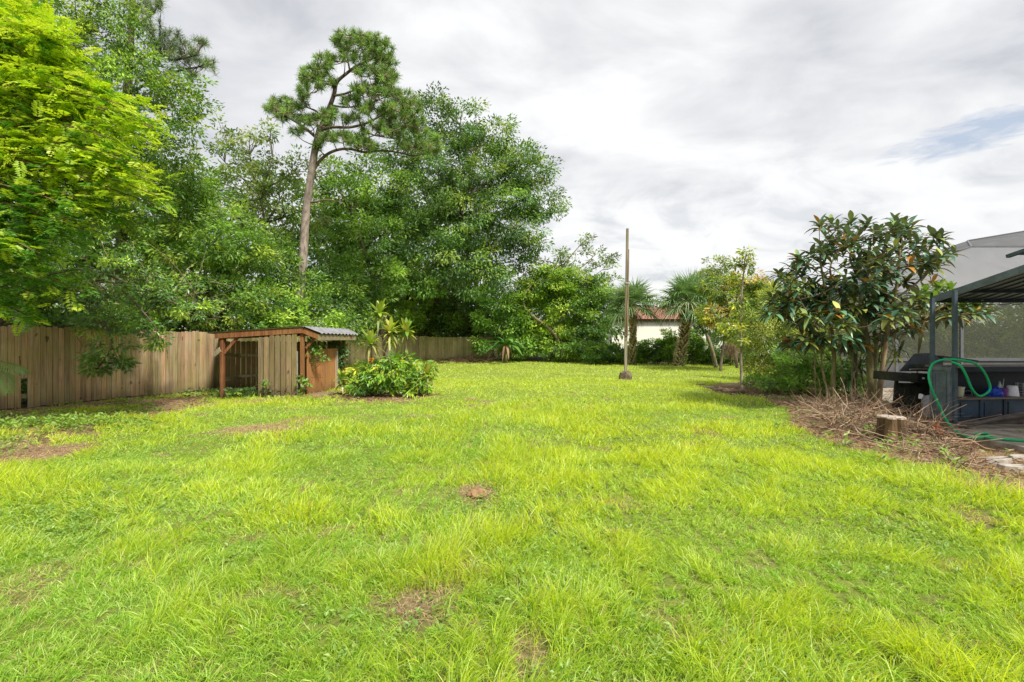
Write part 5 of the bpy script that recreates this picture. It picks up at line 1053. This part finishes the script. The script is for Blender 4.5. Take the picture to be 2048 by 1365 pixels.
# --- sabal palms ---
def fan(gL, gT, hub, d, pet, rad, r, c, nseg=34, spread=2.35, droop=0.35, wseg=0.05, stiff=1.0):
    d = unit(np.array(d)); side = np.cross(d, [0, 0, 1.0]); side = side / max(np.linalg.norm(side), 1e-6); nr = np.cross(side, d)
    e = hub + d * pet; e[2] -= 0.16 * pet; tube(gT, spline([hub, hub + d * pet * .5 + [0, 0, .03], e], 4), np.linspace(0.025, 0.014, 9), (0.2, 0.26, 0.07), n=4)
    a = np.linspace(-spread, spread, nseg) ; D = d * np.cos(a)[:, None] + side * np.sin(a)[:, None] + nr * (0.22 * np.abs(np.sin(a)))[:, None] - np.array([0, 0, 0.12]) + r.normal(0, .04, (nseg, 3))
    L = rad * (0.72 + 0.28 * np.cos(a * .6)) * r.uniform(.9, 1.08, nseg)
    blades(gL, np.tile(e, (nseg, 1)), D, np.tile(nr, (nseg, 1)), L, wseg, droop * r.uniform(.5, 1.7, nseg), np.array(c) * r.uniform(.75, 1.25, nseg)[:, None], K=4, prof=[.5, 1, .8, .45, .08], fold=0.18)
def sabal(label, base, top, seed, rad_tr=0.24, nfan=36, R_=1.2, pet=1.1, boots=True, drymix=0.05, group='sabal palms in front of the house'):
    r = rg(seed); root = thing('sabal_palm', (base[0], base[1], 0), label, 'palm', group); g1 = G(); g2 = G(); g3 = G(); g4 = G(); g5 = G()
    base = np.array([base[0], base[1], -.1]); top = np.array(top); ax = spline([base, (base + top) / 2 + [0.06, 0, 0], top], 8); tube(g2, ax, np.full(len(ax), rad_tr * 0.72), (0.10, 0.075, 0.05), n=10)
    H = top[2]
    if boots:
        n = int(H * 52)
        for i in range(n):
            t = (i + .5) / n; c = ax[int(t * (len(ax) - 1))] * 1.0; c[2] = base[2] + (top[2] - base[2]) * t; th = i * 2.39996; o_ = np.array([math.cos(th), math.sin(th), 0]); tg = np.array([-math.sin(th), math.cos(th), 0]) * (1 if i % 2 else -1)
            p0 = c + o_ * rad_tr * 0.62; p1 = c + o_ * rad_tr * 1.18 + [0, 0, 0.17] + tg * 0.055; beam(g4, p0, p1, 0.085, 0.028, np.array([0.72, 0.54, 0.36]) * r.uniform(.5, 1.2), up=o_)
    for i in range(nfan):
        t = (i + .5) / nfan; el = 1.35 - 1.75 * t ** 1.1; th = i * 2.39996; d = [math.cos(th) * math.cos(el), math.sin(th) * math.cos(el), math.sin(el)]
        col = np.array([0.2, 0.34, 0.12]) * (1 - .15 * t) if r.random() > 0.35 else np.array([0.32, 0.44, 0.22]); fan(g1, g3, top + np.array([0, 0, .05]), d, pet * r.uniform(.8, 1.1), R_ * r.uniform(.85, 1.05), r, col, droop=0.10 + 0.38 * t, wseg=0.06)
    for i in range(3): 
        th = r.random() * 6.28; fan(g5, g3, top - [0, 0, .15], [math.cos(th), math.sin(th), -0.9], 0.5, 0.6, r, (0.26, 0.19, 0.10), nseg=16, spread=0.8, droop=.6)
    # vines on the trunk
    m = 520; t = r.random(m) ** 1.8 * 0.6; th = r.random(m) * 6.28; k = r.random(m) < (0.25 + 0.75 * (np.cos(th + 1.2) > -0.2)) ; t = t[k]; th = th[k]; m = len(t); P = base + (top - base) * t[:, None] + np.stack([np.cos(th), np.sin(th), 0 * th], 1) * (rad_tr * 1.15)
    gv = G(); leaves(gv, P, np.stack([np.cos(th), np.sin(th), r.normal(-.3, .5, m)], 1), np.stack([np.cos(th), np.sin(th), 0.8 + 0 * th], 1), 0.11, 0.07, np.array([0.17, 0.28, 0.03]) * r.uniform(.6, 1.4, m)[:, None])
    g2.build('trunk', MAT['bark'], root, True)
    if boots: g4.build('leaf_bases', MAT['dry'], root)
    g3.build('stalks', MAT['frond'], root); g1.build('crown', MAT['frond'], root); g5.build('dead_fronds', MAT['dry'], root); gv.build('vines', MAT['leaf'], root)
sabal('sabal palm standing right behind the timber mast', GP(1264, 731), W(1264, 612, 29.6) * [1, 1, 1], 301, rad_tr=0.20)
b2 = GP(1357, 734.5); sabal('sabal palm with the thicker leaning trunk right of the mast', b2, W(1376, 606, b2[1]), 302, rad_tr=0.30, R_=1.3, pet=1.2, nfan=38)
sabal('squat dark sabal palm half hidden behind the sapling, brown fans hanging', W(1462, 730, 29), W(1458, 668, 29) * [1, 1, 1], 303, rad_tr=0.16, R_=1.0, pet=0.7, nfan=22, boots=False)
r = rg(304); dp = thing('dead_palm_skirt', tuple(W(1470, 725, 26.5) * [1, 1, 0]), 'brown dead palm fan hanging by the sapling stem', 'palm'); g1 = G(); g3 = G()
tube(g3, [W(1474, 725, 26.5) * [1, 1, 0], W(1468, 668, 26.5)], 0.08, (0.16, 0.12, 0.09), n=6)
for k in range(5): fan(g1, g3, W(1468, 668, 26.5), [r.normal(0, .5), -0.6, -1.0], 0.15, 0.95, r, (0.33, 0.22, 0.14), nseg=18, spread=0.6, droop=.5)
g1.build('dead_fronds', MAT['dry'], dp); g3.build('stem', MAT['bark'], dp)
# far palm tops and far trees on the right
r = rg(305)
tree('far_tree', 'distant rounded tree above the croton, left of the sapling tip', W(1432, 700, 52)[:2], PB([(1435, 540, 30, 24), (1412, 556, 24, 18), (1445, 560, 28, 18), (1400, 575, 24, 20), (1452, 600, 30, 30), (1380, 600, 30, 30)], 52), 306, pal=[(0.10, 0.16, 0.05), (0.13, 0.19, 0.06), (0.07, 0.12, 0.04)], size=0.34, cl_r=0.8, cl_n=36, dens=0.7, twf=0.1, group='distant trees beyond the house')
tree('far_tree', 'distant tree behind the house roof, right of the first palm', W(1320, 700, 66)[:2], PB([(1325, 612, 40, 20), (1290, 622, 40, 16), (1360, 615, 40, 20), (1240, 620, 40, 20)], 66), 307, pal=[(0.10, 0.18, 0.06), (0.13, 0.22, 0.06)], size=0.45, cl_r=1.0, cl_n=30, dens=0.4, twf=0, group='distant trees beyond the house')
r = rg(308); fp = thing('far_palm', tuple(W(1515, 700, 40) * [1, 1, 0]), 'distant palm whose grey-green fans show above the croton', 'palm'); g1 = G(); g3 = G(); tp_ = W(1515, 590, 40); tube(g3, [W(1515, 720, 40) * [1, 1, 0], tp_], 0.2, (0.15, 0.12, 0.09), n=6)
for i in range(24): th = i * 2.4; el = 1.2 - i * .05; fan(g1, g3, tp_, [math.cos(th) * math.cos(el), math.sin(th) * math.cos(el), math.sin(el)], 1.0, 1.3, r, (0.09, 0.15, 0.07), nseg=24)
g1.build('crown', MAT['frond'], fp); g3.build('trunk', MAT['bark'], fp)
# --- hedge in front of the house ---
HD = [(1196, 704, 26, 22, 'dark hedge shrub between the thicket and the mast', GREEN), (1275, 702, 26, 18, 'hedge shrub right of the mast foot under the cream wall', GREEN), (1315, 700, 34, 20, 'taller hedge shrub left of the thick palm', GREEN), (1337, 680, 15, 20, 'upright light green shrub at the left of the thick palm', LIME), (1398, 702, 30, 18, 'dark hedge shrub right of the thick palm', GREEN), (1440, 706, 30, 18, 'hedge shrub beneath the dark squat palm', DEEP), (1386, 672, 12, 22, 'light shrub rising right beside the thick palm trunk', LIME), (1478, 702, 26, 24, 'hedge shrub behind the sapling', GREEN), (1240, 704, 22, 22, 'hedge shrub hiding behind the mast', GREEN)]
for i, (px, py, rx, ry, lab, pl) in enumerate(HD):
    Yh_ = 31.5 if i not in (3, 6) else 30.8; c = W(px, py, Yh_)
    tree('hedge_shrub', lab, (c[0], c[1]), PB([(px, py, rx, ry), (px - rx * .4, py + 12, rx * .8, ry * .7), (px + rx * .4, py + 14, rx * .8, ry * .6)], Yh_, ry=0.9), 320 + i, cat='shrub', group='hedge shrubs along the far edge', tr=0.05, pal=pl, size=0.17, cl_r=0.30, cl_n=30, dens=5.5, fill=0.25, twf=0.08, start=.1)
g = G(); r = rg(335); c = W(1432, 735, 27.5) * [1, 1, 0]; P = spline([c, W(1424, 700, 27.5), W(1414, 672, 27.5), W(1404, 655, 27.5)], 6); 
bt = thing('crooked_tree', tuple(c), 'small tree with a pale bent bare trunk right of the thick palm', 'tree'); tube(g, P, np.linspace(0.12, 0.07, len(P)), (0.30, 0.26, 0.17), n=7); tube(g, spline([W(1408, 664, 27.5), W(1392, 640, 27.5), W(1376, 622, 27.3)], 5), np.linspace(.06, .03, 11), (0.2, 0.17, 0.12), n=5)
g.build('trunk', MAT['bark'], bt, True); g = G(); crown(g, PB([(1400, 645, 26, 16, 0, .8), (1420, 655, 22, 14), (1380, 630, 20, 10, 0, .7)], 27.5, ry=.7), r, size=0.17, cl_r=0.3, cl_n=22, dens=3, pal=GREEN); g.build('crown', MAT['leaf'], bt)
# --- croton / yellow shrub trees ---
CRO = [(0.15, 0.21, 0.035), (0.09, 0.165, 0.03), (0.21, 0.235, 0.035), (0.05, 0.10, 0.025), (0.25, 0.2, 0.04)]
tree('croton_tree', 'yellow-mottled croton tree behind the sapling', W(1440, 720, 24)[:2], PB([(1440, 575, 36, 28), (1470, 600, 44, 36), (1430, 630, 32, 24), (1490, 560, 34, 22), (1500, 620, 34, 32), (1460, 655, 34, 22), (1520, 590, 26, 28)], 24, ry=1.1), 340, pal=CRO, w=[.3, .3, .15, .2, .05], size=0.20, cl_r=0.34, cl_n=24, dens=3.4, fill=0.25, asp=0.36, tr=0.08, twf=0.2)
tree('yellow_shrub', 'pale yellow-green fine-leaved bush left of the magnolia', W(1570, 790, 15.5)[:2], PB([(1530, 690, 42, 46), (1505, 660, 26, 40), (1560, 600, 30, 30), (1575, 650, 44, 44), (1600, 700, 50, 50), (1520, 735, 26, 26), (1570, 730, 46, 34), (1640, 660, 44, 50), (1545, 640, 28, 28)], 15.2, ry=1.0), 341, cat='shrub', pal=[(0.165, 0.225, 0.05), (0.12, 0.195, 0.045), (0.21, 0.255, 0.08), (0.07, 0.135, 0.03)], size=0.075, cl_r=0.26, cl_n=44, dens=7.5, fill=0.25, tr=0.05, twf=0.15, sprig=.2)
tree('dark_shrub', 'deep green low bush under the yellow bush', W(1600, 790, 13.6)[:2], PB([(1600, 755, 46, 34), (1560, 760, 36, 24, .3), (1640, 740, 40, 40), (1512, 766, 8, 10), (1590, 715, 36, 20, .2), (1660, 775, 36, 28)], 13.6, ry=.8), 342, cat='shrub', pal=[(0.06, 0.15, 0.03), (0.10, 0.21, 0.04), (0.14, 0.26, 0.05)], size=0.10, cl_r=0.22, cl_n=34, dens=8, fill=0.25, tr=0.05, twf=0.15)
r = rg(343)
tree('dark_shrub', 'shaded leafy green bush filling the space behind the magnolia stems', W(1690, 790, 12.8)[:2], PB([(1690, 750, 40, 34), (1720, 780, 34, 22), (1660, 720, 34, 26), (1725, 725, 24, 24)], 12.8, ry=.6), 344, cat='shrub', pal=[(0.05, 0.12, 0.03), (0.08, 0.17, 0.035), (0.12, 0.21, 0.04)], size=0.10, cl_r=0.2, cl_n=26, dens=7, fill=0.2, tr=0.04, twf=0.3)
# big spiky yellow croton rosettes behind
def rosette(g, c, n, L, wd, r, cols, el0=1.35, el1=-0.3, drp=0.45, K=5, fold=0.12):
    i = np.arange(n); t = (i + .5) / n; th = i * 2.39996 + r.random() * 6; el = el0 + (el1 - el0) * t + r.normal(0, .1, n); d = np.stack([np.cos(th) * np.cos(el), np.sin(th) * np.cos(el), np.sin(el)], 1)
    side = np.cross(d, [0, 0, 1.0]); nr = np.cross(side, d); col = np.asarray(cols)[r.choice(len(cols), n)] * r.uniform(.8, 1.2, n)[:, None]
    blades(g, np.tile(c, (n, 1)) + r.normal(0, .01, (n, 3)), d, nr, L * (0.65 + 0.35 * np.sin(np.pi * np.minimum(t + .2, 1))) * r.uniform(.85, 1.15, n), wd, drp * (0.3 + t) * r.uniform(.6, 1.3, n), col, K=K, prof=np.interp(np.linspace(0, 1, K + 1), [0, .2, .55, .85, 1], [.35, .8, 1, .6, .06]), fold=fold)
yc = thing('corn_plant', tuple(W(1560, 720, 18) * [1, 1, 0]), 'golden yellow strap-leaved plant between croton and magnolia', 'corn plant'); g = G(); g2 = G()
for px, py in ((1545, 580), (1570, 610), (1530, 625), (1555, 645), (1600, 600), (1585, 570), (1625, 620)):
    c = W(px, py, 18); rosette(g, c, 26, 0.55, 0.07, r, [(0.45, 0.42, 0.03), (0.33, 0.38, 0.03), (0.2, 0.3, 0.03)]); tube(g2, [W(1560, 720, 18) * [1, 1, 0], c], 0.025, (0.2, 0.15, 0.1), n=5)
g.build('leaves', MAT['frond'], yc); g2.build('stems', MAT['bark'], yc)
# --- sapling in the bed ---
r = rg(350); sb = GP(1484, 782); sp_t = thing('sapling', tuple(sb), 'slim upright sapling with sparse leaves rising from the stone-edged bed', 'sapling'); g = G(); Ys = sb[1]
st_ = spline([sb - [0, 0, .05], W(1482, 720, Ys), W(1481, 640, Ys), W(1484, 580, Ys), W(1490, 520, Ys), W(1494, 502, Ys)], 6); tube(g, st_, np.linspace(0.045, 0.01, len(st_)), (0.38, 0.32, 0.24), n=7)
g.build('stem', MAT['bark'], sp_t, True)
g = G(); P = crown(g, PB([(1494, 507, 9, 10), (1492, 525, 10, 9), (1497, 540, 8, 6), (1472, 528, 4, 5), (1478, 600, 16, 12, 0, .5), (1470, 640, 30, 16, 0, .6), (1495, 630, 20, 16, 0, .6), (1480, 680, 16, 10, 0, .5), (1465, 660, 16, 10, 0, .5)], Ys, ry=.28), r, size=0.13, cl_r=0.13, cl_n=9, dens=26, pal=[(0.10, 0.17, 0.04), (0.15, 0.21, 0.04), (0.25, 0.3, 0.05), (0.2, 0.13, 0.05)], w=[.4, .35, .2, .05], asp=.38); g.build('crown', MAT['gloss_leaf'], sp_t)

# --- magnolia-like tree with bronze-backed leaves ---
r = rg(360); Ym = 10.9; mg = thing('magnolia_tree', tuple(GP(1745, 818)), 'multi-stemmed magnolia with big dark leaves, bronze undersides and some orange leaves', 'tree')
def ms_(pts, d0=0, d1=0): n = len(pts); return spline([W(a, b_, Ym + d) for (a, b_), d in zip(pts, np.linspace(d0, d1, n))], 6)
ST = [(ms_([(1742, 820), (1741, 770), (1738, 710), (1730, 660), (1722, 600), (1735, 540), (1740, 480)]), .085, .03, (0.30, 0.28, 0.13)), (ms_([(1750, 815), (1748, 760), (1752, 700), (1748, 640), (1765, 570), (1800, 500)], 0.1, .5), .06, .022, (0.28, 0.27, 0.14)),
      (ms_([(1757, 822), (1762, 760), (1770, 700), (1778, 650), (1790, 590), (1795, 555), (1800, 500)], -.3, -.5), .055, .02, (0.40, 0.29, 0.17)), (ms_([(1668, 818), (1666, 770), (1668, 700), (1660, 640), (1650, 580), (1640, 520)], .1, -.2), .055, .02, (0.34, 0.32, 0.15)),
      (ms_([(1662, 820), (1655, 780), (1645, 740), (1640, 690), (1620, 640), (1600, 600)], 0, -.5), .03, .012, (0.34, 0.29, 0.17)), (ms_([(1748, 640), (1790, 600), (1840, 560), (1890, 500)], .2, .2), .035, .014, (0.36, 0.28, 0.18)), (ms_([(1775, 665), (1820, 650), (1880, 640), (1940, 625), (1985, 612)], -.3, -1.2), .025, .01, (0.32, 0.26, 0.17)),
      (ms_([(1726, 650), (1690, 600), (1660, 540), (1690, 480)], 0, .6), .035, .014, (0.34, 0.28, 0.18)), (ms_([(1740, 560), (1700, 520), (1720, 450)], 0, .4), .03, .012, (0.3, 0.25, 0.17)), (ms_([(1662, 620), (1610, 590), (1580, 580)], 0, .2), .02, .01, (0.3, 0.25, 0.17)), (ms_([(1668, 700), (1690, 690), (1720, 700), (1752, 720)], .1, .2), .012, .01, (0.3, 0.25, 0.17)), (ms_([(1640, 825), (1632, 790), (1630, 745), (1628, 700), (1615, 660)], .2, 0), .016, .008, (0.34, 0.29, 0.18))]
for k in range(9):
    x0_ = r.uniform(1630, 1775); x1_ = x0_ + r.normal(0, 30); ST.append((ms_([(x0_, 822), (x0_ + r.normal(0, 5), 770), ((x0_ + x1_) / 2, 710), (x1_, 650)], r.uniform(-.3, .6), r.uniform(-.6, .6)), .013, .006, np.array([0.40, 0.33, 0.2]) * r.uniform(.6, 1.1)))
g = G(); nodes = []
for P_, a, b_, c in ST: tube(g, P_, np.linspace(a, b_, len(P_)), c, n=8); nodes += list(P_[len(P_) // 2:])
MB_ = [(1565, 545, 18, 10), (1548, 598, 20, 10), (1545, 625, 18, 9), (1572, 684, 18, 8), (1648, 452, 20, 10), (1885, 478, 18, 10), (1600, 690, 30, 10), (1755, 452, 70, 18), (1690, 470, 38, 24), (1800, 470, 50, 22), (1650, 510, 36, 26), (1610, 530, 36, 22), (1720, 510, 60, 30), (1790, 515, 60, 30), (1860, 520, 40, 26), (1890, 505, 22, 18), (1600, 565, 38, 20), (1650, 570, 50, 28), (1720, 570, 60, 30), (1790, 575, 50, 30), (1850, 580, 36, 24), (1590, 605, 38, 16), (1640, 620, 44, 22), (1700, 630, 50, 22), (1770, 625, 46, 20), (1830, 625, 46, 18), (1890, 625, 46, 14), (1945, 620, 30, 12), (1975, 618, 22, 8), (1595, 645, 24, 12), (1630, 680, 34, 14), (1680, 685, 30, 14), (1725, 690, 26, 14, .3), (1575, 625, 20, 8), (1770, 668, 26, 10), (1820, 660, 22, 10), (1850, 480, 24, 16)]
tips = []
for q in MB_:
    cx_, cy_, rx, ry = q[:4]; n = max(3, int(rx * ry / (112 if cy_ < 600 else 66))); a = r.random(n) * 6.28; rr = np.sqrt(r.random(n)); 
    dpt = r.normal(0, 0.75, n) * min(1, rx / 45) - (0.9 * max(0, (cx_ - 1850) / 120))
    for i in range(n): tips.append(W(cx_ + rx * rr[i] * math.cos(a[i]), cy_ + ry * rr[i] * math.sin(a[i]), Ym + dpt[i]))
tips = np.array(tips); nd = np.array(nodes); gl_ = G()
for p_ in tips:
    dd = np.linalg.norm(nd - p_, axis=1) + 1.5 * np.maximum(nd[:, 2] - p_[2] + .1, 0); q_ = nd[np.argmin(dd)]; d = p_ - q_; L = np.linalg.norm(d)
    tube(g, spline([q_, q_ + d * .55 + np.array([0, 0, -.08 * L]), p_ + [0, 0, .0]], 3), np.linspace(.012, .006, 7), (0.27, 0.21, 0.15), n=5, cap=False)
    if L > .4: nd = np.concatenate([nd, [q_ + d * .55]])
    cen = np.array([7.6, Ym, 2.9]); out_ = unit(p_ - cen); n = int(r.integers(9, 14)); i = np.arange(n); t = (i + .5) / n; th = i * 2.39996 + r.random() * 6; el = 0.85 - 0.95 * t
    d = np.stack([np.cos(th) * np.cos(el), np.sin(th) * np.cos(el), np.sin(el)], 1) + out_ * .35; d = unit(d); side = np.cross(d, [0, 0, 1.0]); nr = np.cross(side, d)
    base = p_ - unit(out_ + [0, 0, .6]) * (0.13 * t)[:, None]
    cc = np.array([(0.07, 0.17, 0.10), (0.12, 0.26, 0.13), (0.24, 0.34, 0.09), (0.42, 0.45, 0.10)])[r.choice(4, n, p=[.42, .33, .17, .08])] * r.uniform(.8, 1.25)
    if r.random() < 0.07: cc[:] = (0.17, 0.21, 0.03)
    od = r.random(n) < (0.35 if r.random() < 0.09 else 0.025); cc[od] = (0.5, 0.22, 0.03)
    blades(gl_, base, d, nr, r.uniform(.28, .42, n), r.uniform(.08, .11, n), 0.2 + .4 * t, cc, K=5, prof=[.25, .75, 1, .95, .6, .08], fold=0.13)
g.build('stems', MAT['bark'], mg, True); gl_.build('crown', MAT['bronze_leaf'], mg, True)
# bright green sapling tuft behind the magnolia, next to the gazebo roof
r = rg(365); bs = thing('bright_sapling', tuple(W(1850, 800, 10.2) * [1, 1, 0]), 'light green large-leaved sapling between magnolia and gazebo roof', 'sapling'); g = G(); g2 = G()
for px, py in ((1850, 585), (1880, 575), (1900, 580), (1870, 600), (1840, 600), (1905, 605), (1925, 615), (1950, 612)): c = W(px, py, 10.2 if px < 1910 else 9.0); rosette(g, c, 14, 0.27, 0.085, r, [(0.28, 0.42, 0.06), (0.2, 0.36, 0.05), (0.34, 0.48, 0.1)], drp=.3); tube(g2, spline([W(1835, 720, 10.2), W(1850, 640, 10.2), c], 4), .01, (0.25, 0.22, 0.1), n=4)
tube(g2, [W(1835, 800, 10.2) * [1, 1, 0], W(1835, 720, 10.2)], .02, (0.25, 0.22, 0.1), n=5); g.build('leaves', MAT['frond'], bs, True); g2.build('stem', MAT['bark'], bs)
# shrub inside: strap-leaved plant in front of the barbecue
r = rg(366); ag = thing('strap_plant', tuple(GP(1735, 812) + [0, 1.0, 0]), 'dark strap-leaved plant among the magnolia stems left of the barbecue', 'plant'); g = G(); g2 = G()
for px, py, k in ((1765, 690, 0), (1800, 700, 0), (1745, 715, 0), (1790, 715, 1), (1720, 740, 0)): c = W(px, py, 11.4); rosette(g, c, 12, 0.45, 0.055, r, [(0.05, 0.10, 0.035), (0.03, 0.06, 0.03)] if not k else [(0.3, 0.36, 0.1)], drp=.6); tube(g2, [W(1735, 800, 11.6) * [1, 1, 0], c], .012, (0.15, 0.12, 0.08), n=5)
g.build('leaves', MAT['frond'], ag); g2.build('stems', MAT['bark'], ag)
r = rg(367); bg_ = thing('banana_plant', tuple(W(1710, 790, 12.2) * [1, 1, 0]), 'dark broad-leaved plant glimpsed behind the magnolia stems', 'banana plant'); g = G(); g2 = G()
rosette(g, W(1712, 690, 12.2), 12, 0.8, 0.2, r, [(0.03, 0.12, 0.03), (0.05, 0.17, 0.035)], drp=.5, K=8); rosette(g, W(1700, 760, 12.2), 14, 0.5, 0.09, r, [(0.05, 0.16, 0.03), (0.09, 0.24, 0.04)], drp=.5); tube(g2, [W(1710, 790, 12.2) * [1, 1, 0], W(1712, 690, 12.2)], .05, (0.15, 0.16, 0.08), n=6)
g.build('leaves', MAT['frond'], bg_); g2.build('stem', MAT['bark'], bg_)
# greenery inside and beyond the enclosure
for i, (lb, yy, lab) in enumerate([([(1800, 640, 60, 50), (1740, 650, 60, 50), (1850, 670, 50, 40)], 19, 'olive shrub seen through the left mesh panels'), ([(1930, 640, 50, 50), (1960, 680, 50, 40), (1900, 690, 40, 30)], 19.5, 'olive shrub seen through the middle mesh panels'), ([(2030, 650, 50, 50), (2060, 690, 60, 40), (2110, 640, 60, 60)], 19, 'olive shrub seen through the right mesh panels')]):
    lo = PB(lb, yy, ry=1.0); tree('garden_shrub', lab, (lo[0][0], lo[0][1]), lo, 370 + i, cat='shrub', group='shrubs behind the pool screen', tr=0.05, pal=LIME, size=0.2, cl_r=0.4, cl_n=26, dens=2.6, fill=.2, twf=.3, bark=(0.5, 0.42, 0.3))
# filler shrub between enclosure and far trees
tree('far_tree', 'distant tree rising behind the yellow bush and magnolia', W(1600, 700, 34)[:2], PB([(1510, 640, 50, 46), (1580, 610, 50, 45), (1640, 620, 60, 50), (1540, 660, 50, 50), (1700, 630, 60, 50)], 34), 380, pal=GREEN, size=0.26, cl_r=0.6, cl_n=34, dens=1.2, twf=.0, group='distant trees beyond the house')

# far wood closing the horizon all round
r = rg(390); g = G(); lo = []
for a in np.linspace(-2.9, 2.9, 90):
    d = r.uniform(78, 96); h = r.uniform(3.4, 5.0)
    lo.append((math.sin(a) * d, math.cos(a) * d, h * .5, 4.6, 3.0, h * .62))
crown(g, lo, r, size=0.8, cl_r=1.1, cl_n=16, dens=0.32, pal=DEEP, fill=.1, sprig=.1)
tag(g.build('far_wood', MAT['leaf']), 'low far-off wood closing the horizon behind everything', kind='stuff')
# --- corn plants and bush in mid lawn ---
Yc = 13.2; r = rg(400)
bu = thing('mound_shrub', tuple(GP(775, 792)), 'rounded glossy green bush beside the shed under the corn plants', 'shrub'); g = G()
P = crown(g, PB([(770, 745, 44, 30), (815, 745, 44, 30), (735, 750, 26, 28), (845, 765, 22, 22), (790, 725, 34, 20), (760, 775, 50, 16), (715, 775, 20, 18), (825, 780, 24, 12)], Yc, ry=.55), r, size=0.17, cl_r=0.17, cl_n=11, dens=13, droop=0.5, pal=[(0.045, 0.12, 0.015), (0.085, 0.185, 0.018), (0.15, 0.25, 0.02), (0.24, 0.28, 0.03)], w=[.36, .36, .2, .08], asp=.33, fill=.2, sprig=.25); g.build('foliage', MAT['gloss_leaf'], bu)
g = G(); c0 = GP(755, 792); nodes = []
for px, py in ((730, 740), (760, 720), (800, 730), (840, 750), (850, 785), (780, 760), (710, 770)): q = spline([c0 + r.normal(0, .05, 3) * [1, 1, 0], c0 * .6 + W(px, py, Yc) * .4 + [0, 0, .08], W(px, py, Yc)], 5); tube(g, q, np.linspace(.022, .008, len(q)), (0.33, 0.25, 0.18), n=5); nodes += list(q)
twigs(g, P, nodes, r, .3, .006); g.build('stems', MAT['bark'], bu)
CP = [((758, 628), (752, 650), .42, 'tallest corn plant with upright yellow-green leaves behind the bush', 13.6), ((781, 664), (783, 690), .38, 'second corn plant with drooping leaves just right of the tallest', 13.3), ((813, 664), (812, 690), .36, 'right-hand corn plant with an upright yellow tuft and drooping lower leaves', 13.9), ((742, 688), (736, 712), .42, 'corn plant leaning on a long slanted stem, nearest the shed', 13.0), ((686, 760), (688, 775), .30, 'smallest corn plant, low yellow rosette against the shed side', 13.1), ((855, 748), (850, 765), .32, 'corn plant drooping at the right end of the bush', 13.0)]
for i, (c_, s_, L, lab, yy) in enumerate(CP):
    c = W(*c_, yy); root = thing('corn_plant', tuple(GP(745, 790) if i not in (2, 4, 5) else W(s_[0], 790, yy) * [1, 1, 0]), lab, 'corn plant', 'corn plants round the bush'); g = G(); g2 = G(); b0 = np.array(root.location)
    YG = [(0.30, 0.42, 0.03), (0.42, 0.5, 0.05), (0.18, 0.32, 0.03), (0.5, 0.48, 0.1)]
    rosette(g, c + [0, 0, -.02], 20, L * 1.45, 0.115, r, YG, el0=1.45, el1=.1, drp=.38, K=6, fold=.1); rosette(g, c - [0, 0, .09], 10, L * 1.35, 0.055, r, [(0.45, 0.42, 0.12), (0.3, 0.33, 0.08)], el0=.4, el1=-.3, drp=.85, K=6)
    if i == 1: rosette(g, c - [0, 0, .3], 14, L * .9, 0.055, r, YG, el0=.8, el1=-.4, drp=.8, K=6)
    tube(g2, spline([b0, b0 * .5 + c * .5 + [0, 0, -.05], c], 5), np.linspace(.028, .018, 11), (0.26, 0.2, 0.13), n=6); g.build('leaves', MAT['frond'], root, True); g2.build('stem', MAT['bark'], root)
g = G(); c = W(743, 720, 12.9); 
for k in range(14): 
    d = unit(r.normal(0, 1, 3)); blades(g, [c], [d], [np.cross(d, [.3, .1, 1])], .085, .05, .2, (0.75, 0.27, 0.02), K=3, prof=[.4, 1, .8, .2], fold=.1)
tag(g.build('orange_flower', MAT['frond'], origin=tuple(c)), 'orange flower head on the left side of the bush', 'flower')
# vines on the shed
r = rg(420)
def vine(label, cl, col, name='shed_vine', stem=None):
    root = thing(name, tuple(W(*cl[0][:2], cl[0][4]) * [1, 1, 0]), label, 'vine', 'vines climbing over the shed'); g = G(); g2 = G()
    for px, py, rx, ry, Y_, n in cl:
        k = Y_ / F; c = W(px, py, Y_); P = c + r.normal(0, 1, (n, 3)) * [rx * k * .5, .07, ry * k * .5]; d = r.normal(0, .7, (n, 3)) + [0, -.3, -.3]
        leaves(g, P, d, r.normal(0, .4, (n, 3)) + [0, -1, .6], .115 * r.uniform(.6, 1.2, n), .075, np.array(col)[r.choice(len(col), n)] * r.uniform(.8, 1.2, n)[:, None])
        for q in range(3): a = c + r.normal(0, .1, 3); twig(g2, a, .4, r.random() * 6.28, r.normal(-.6, .6), .006, r, np.array([0.13, 0.09, 0.06]))
    g.build('leaves', MAT['leaf'], root); g2.build('stems', MAT['bark'], root)
vine('fresh green vine dangling over the open side of the shed', [(625, 690, 12, 8, 13.3, 30), (634, 704, 14, 12, 13.2, 40), (640, 715, 18, 8, 13.4, 22), (622, 680, 8, 6, 13.4, 14), (618, 697, 7, 12, 13.5, 14), (646, 686, 8, 10, 13.9, 16)], [(0.13, 0.30, 0.03), (0.2, 0.38, 0.04), (0.08, 0.2, 0.03)])
vine('darker vine wrapped round the back post of the shed', [(678, 700, 8, 30, 15.4, 60), (685, 720, 10, 26, 15.3, 70), (690, 700, 8, 20, 15.3, 50), (672, 725, 8, 24, 15.2, 60), (676, 755, 8, 16, 15.2, 40), (664, 685, 12, 6, 15.4, 24)], [(0.06, 0.15, 0.035), (0.09, 0.2, 0.04), (0.13, 0.23, 0.05)])
vine('small bright shoot sprouting between the front panels of the shed', [(532, 764, 10, 10, 12.7, 14)], [(0.2, 0.36, 0.04), (0.13, 0.27, 0.03)])
vine('bright leafy shoot at the front corner of the shed', [(600, 755, 8, 8, 12.75, 14), (606, 766, 12, 10, 12.75, 20), (614, 762, 7, 8, 12.8, 10), (602, 780, 5, 8, 12.75, 10)], [(0.2, 0.36, 0.04), (0.13, 0.27, 0.03)])
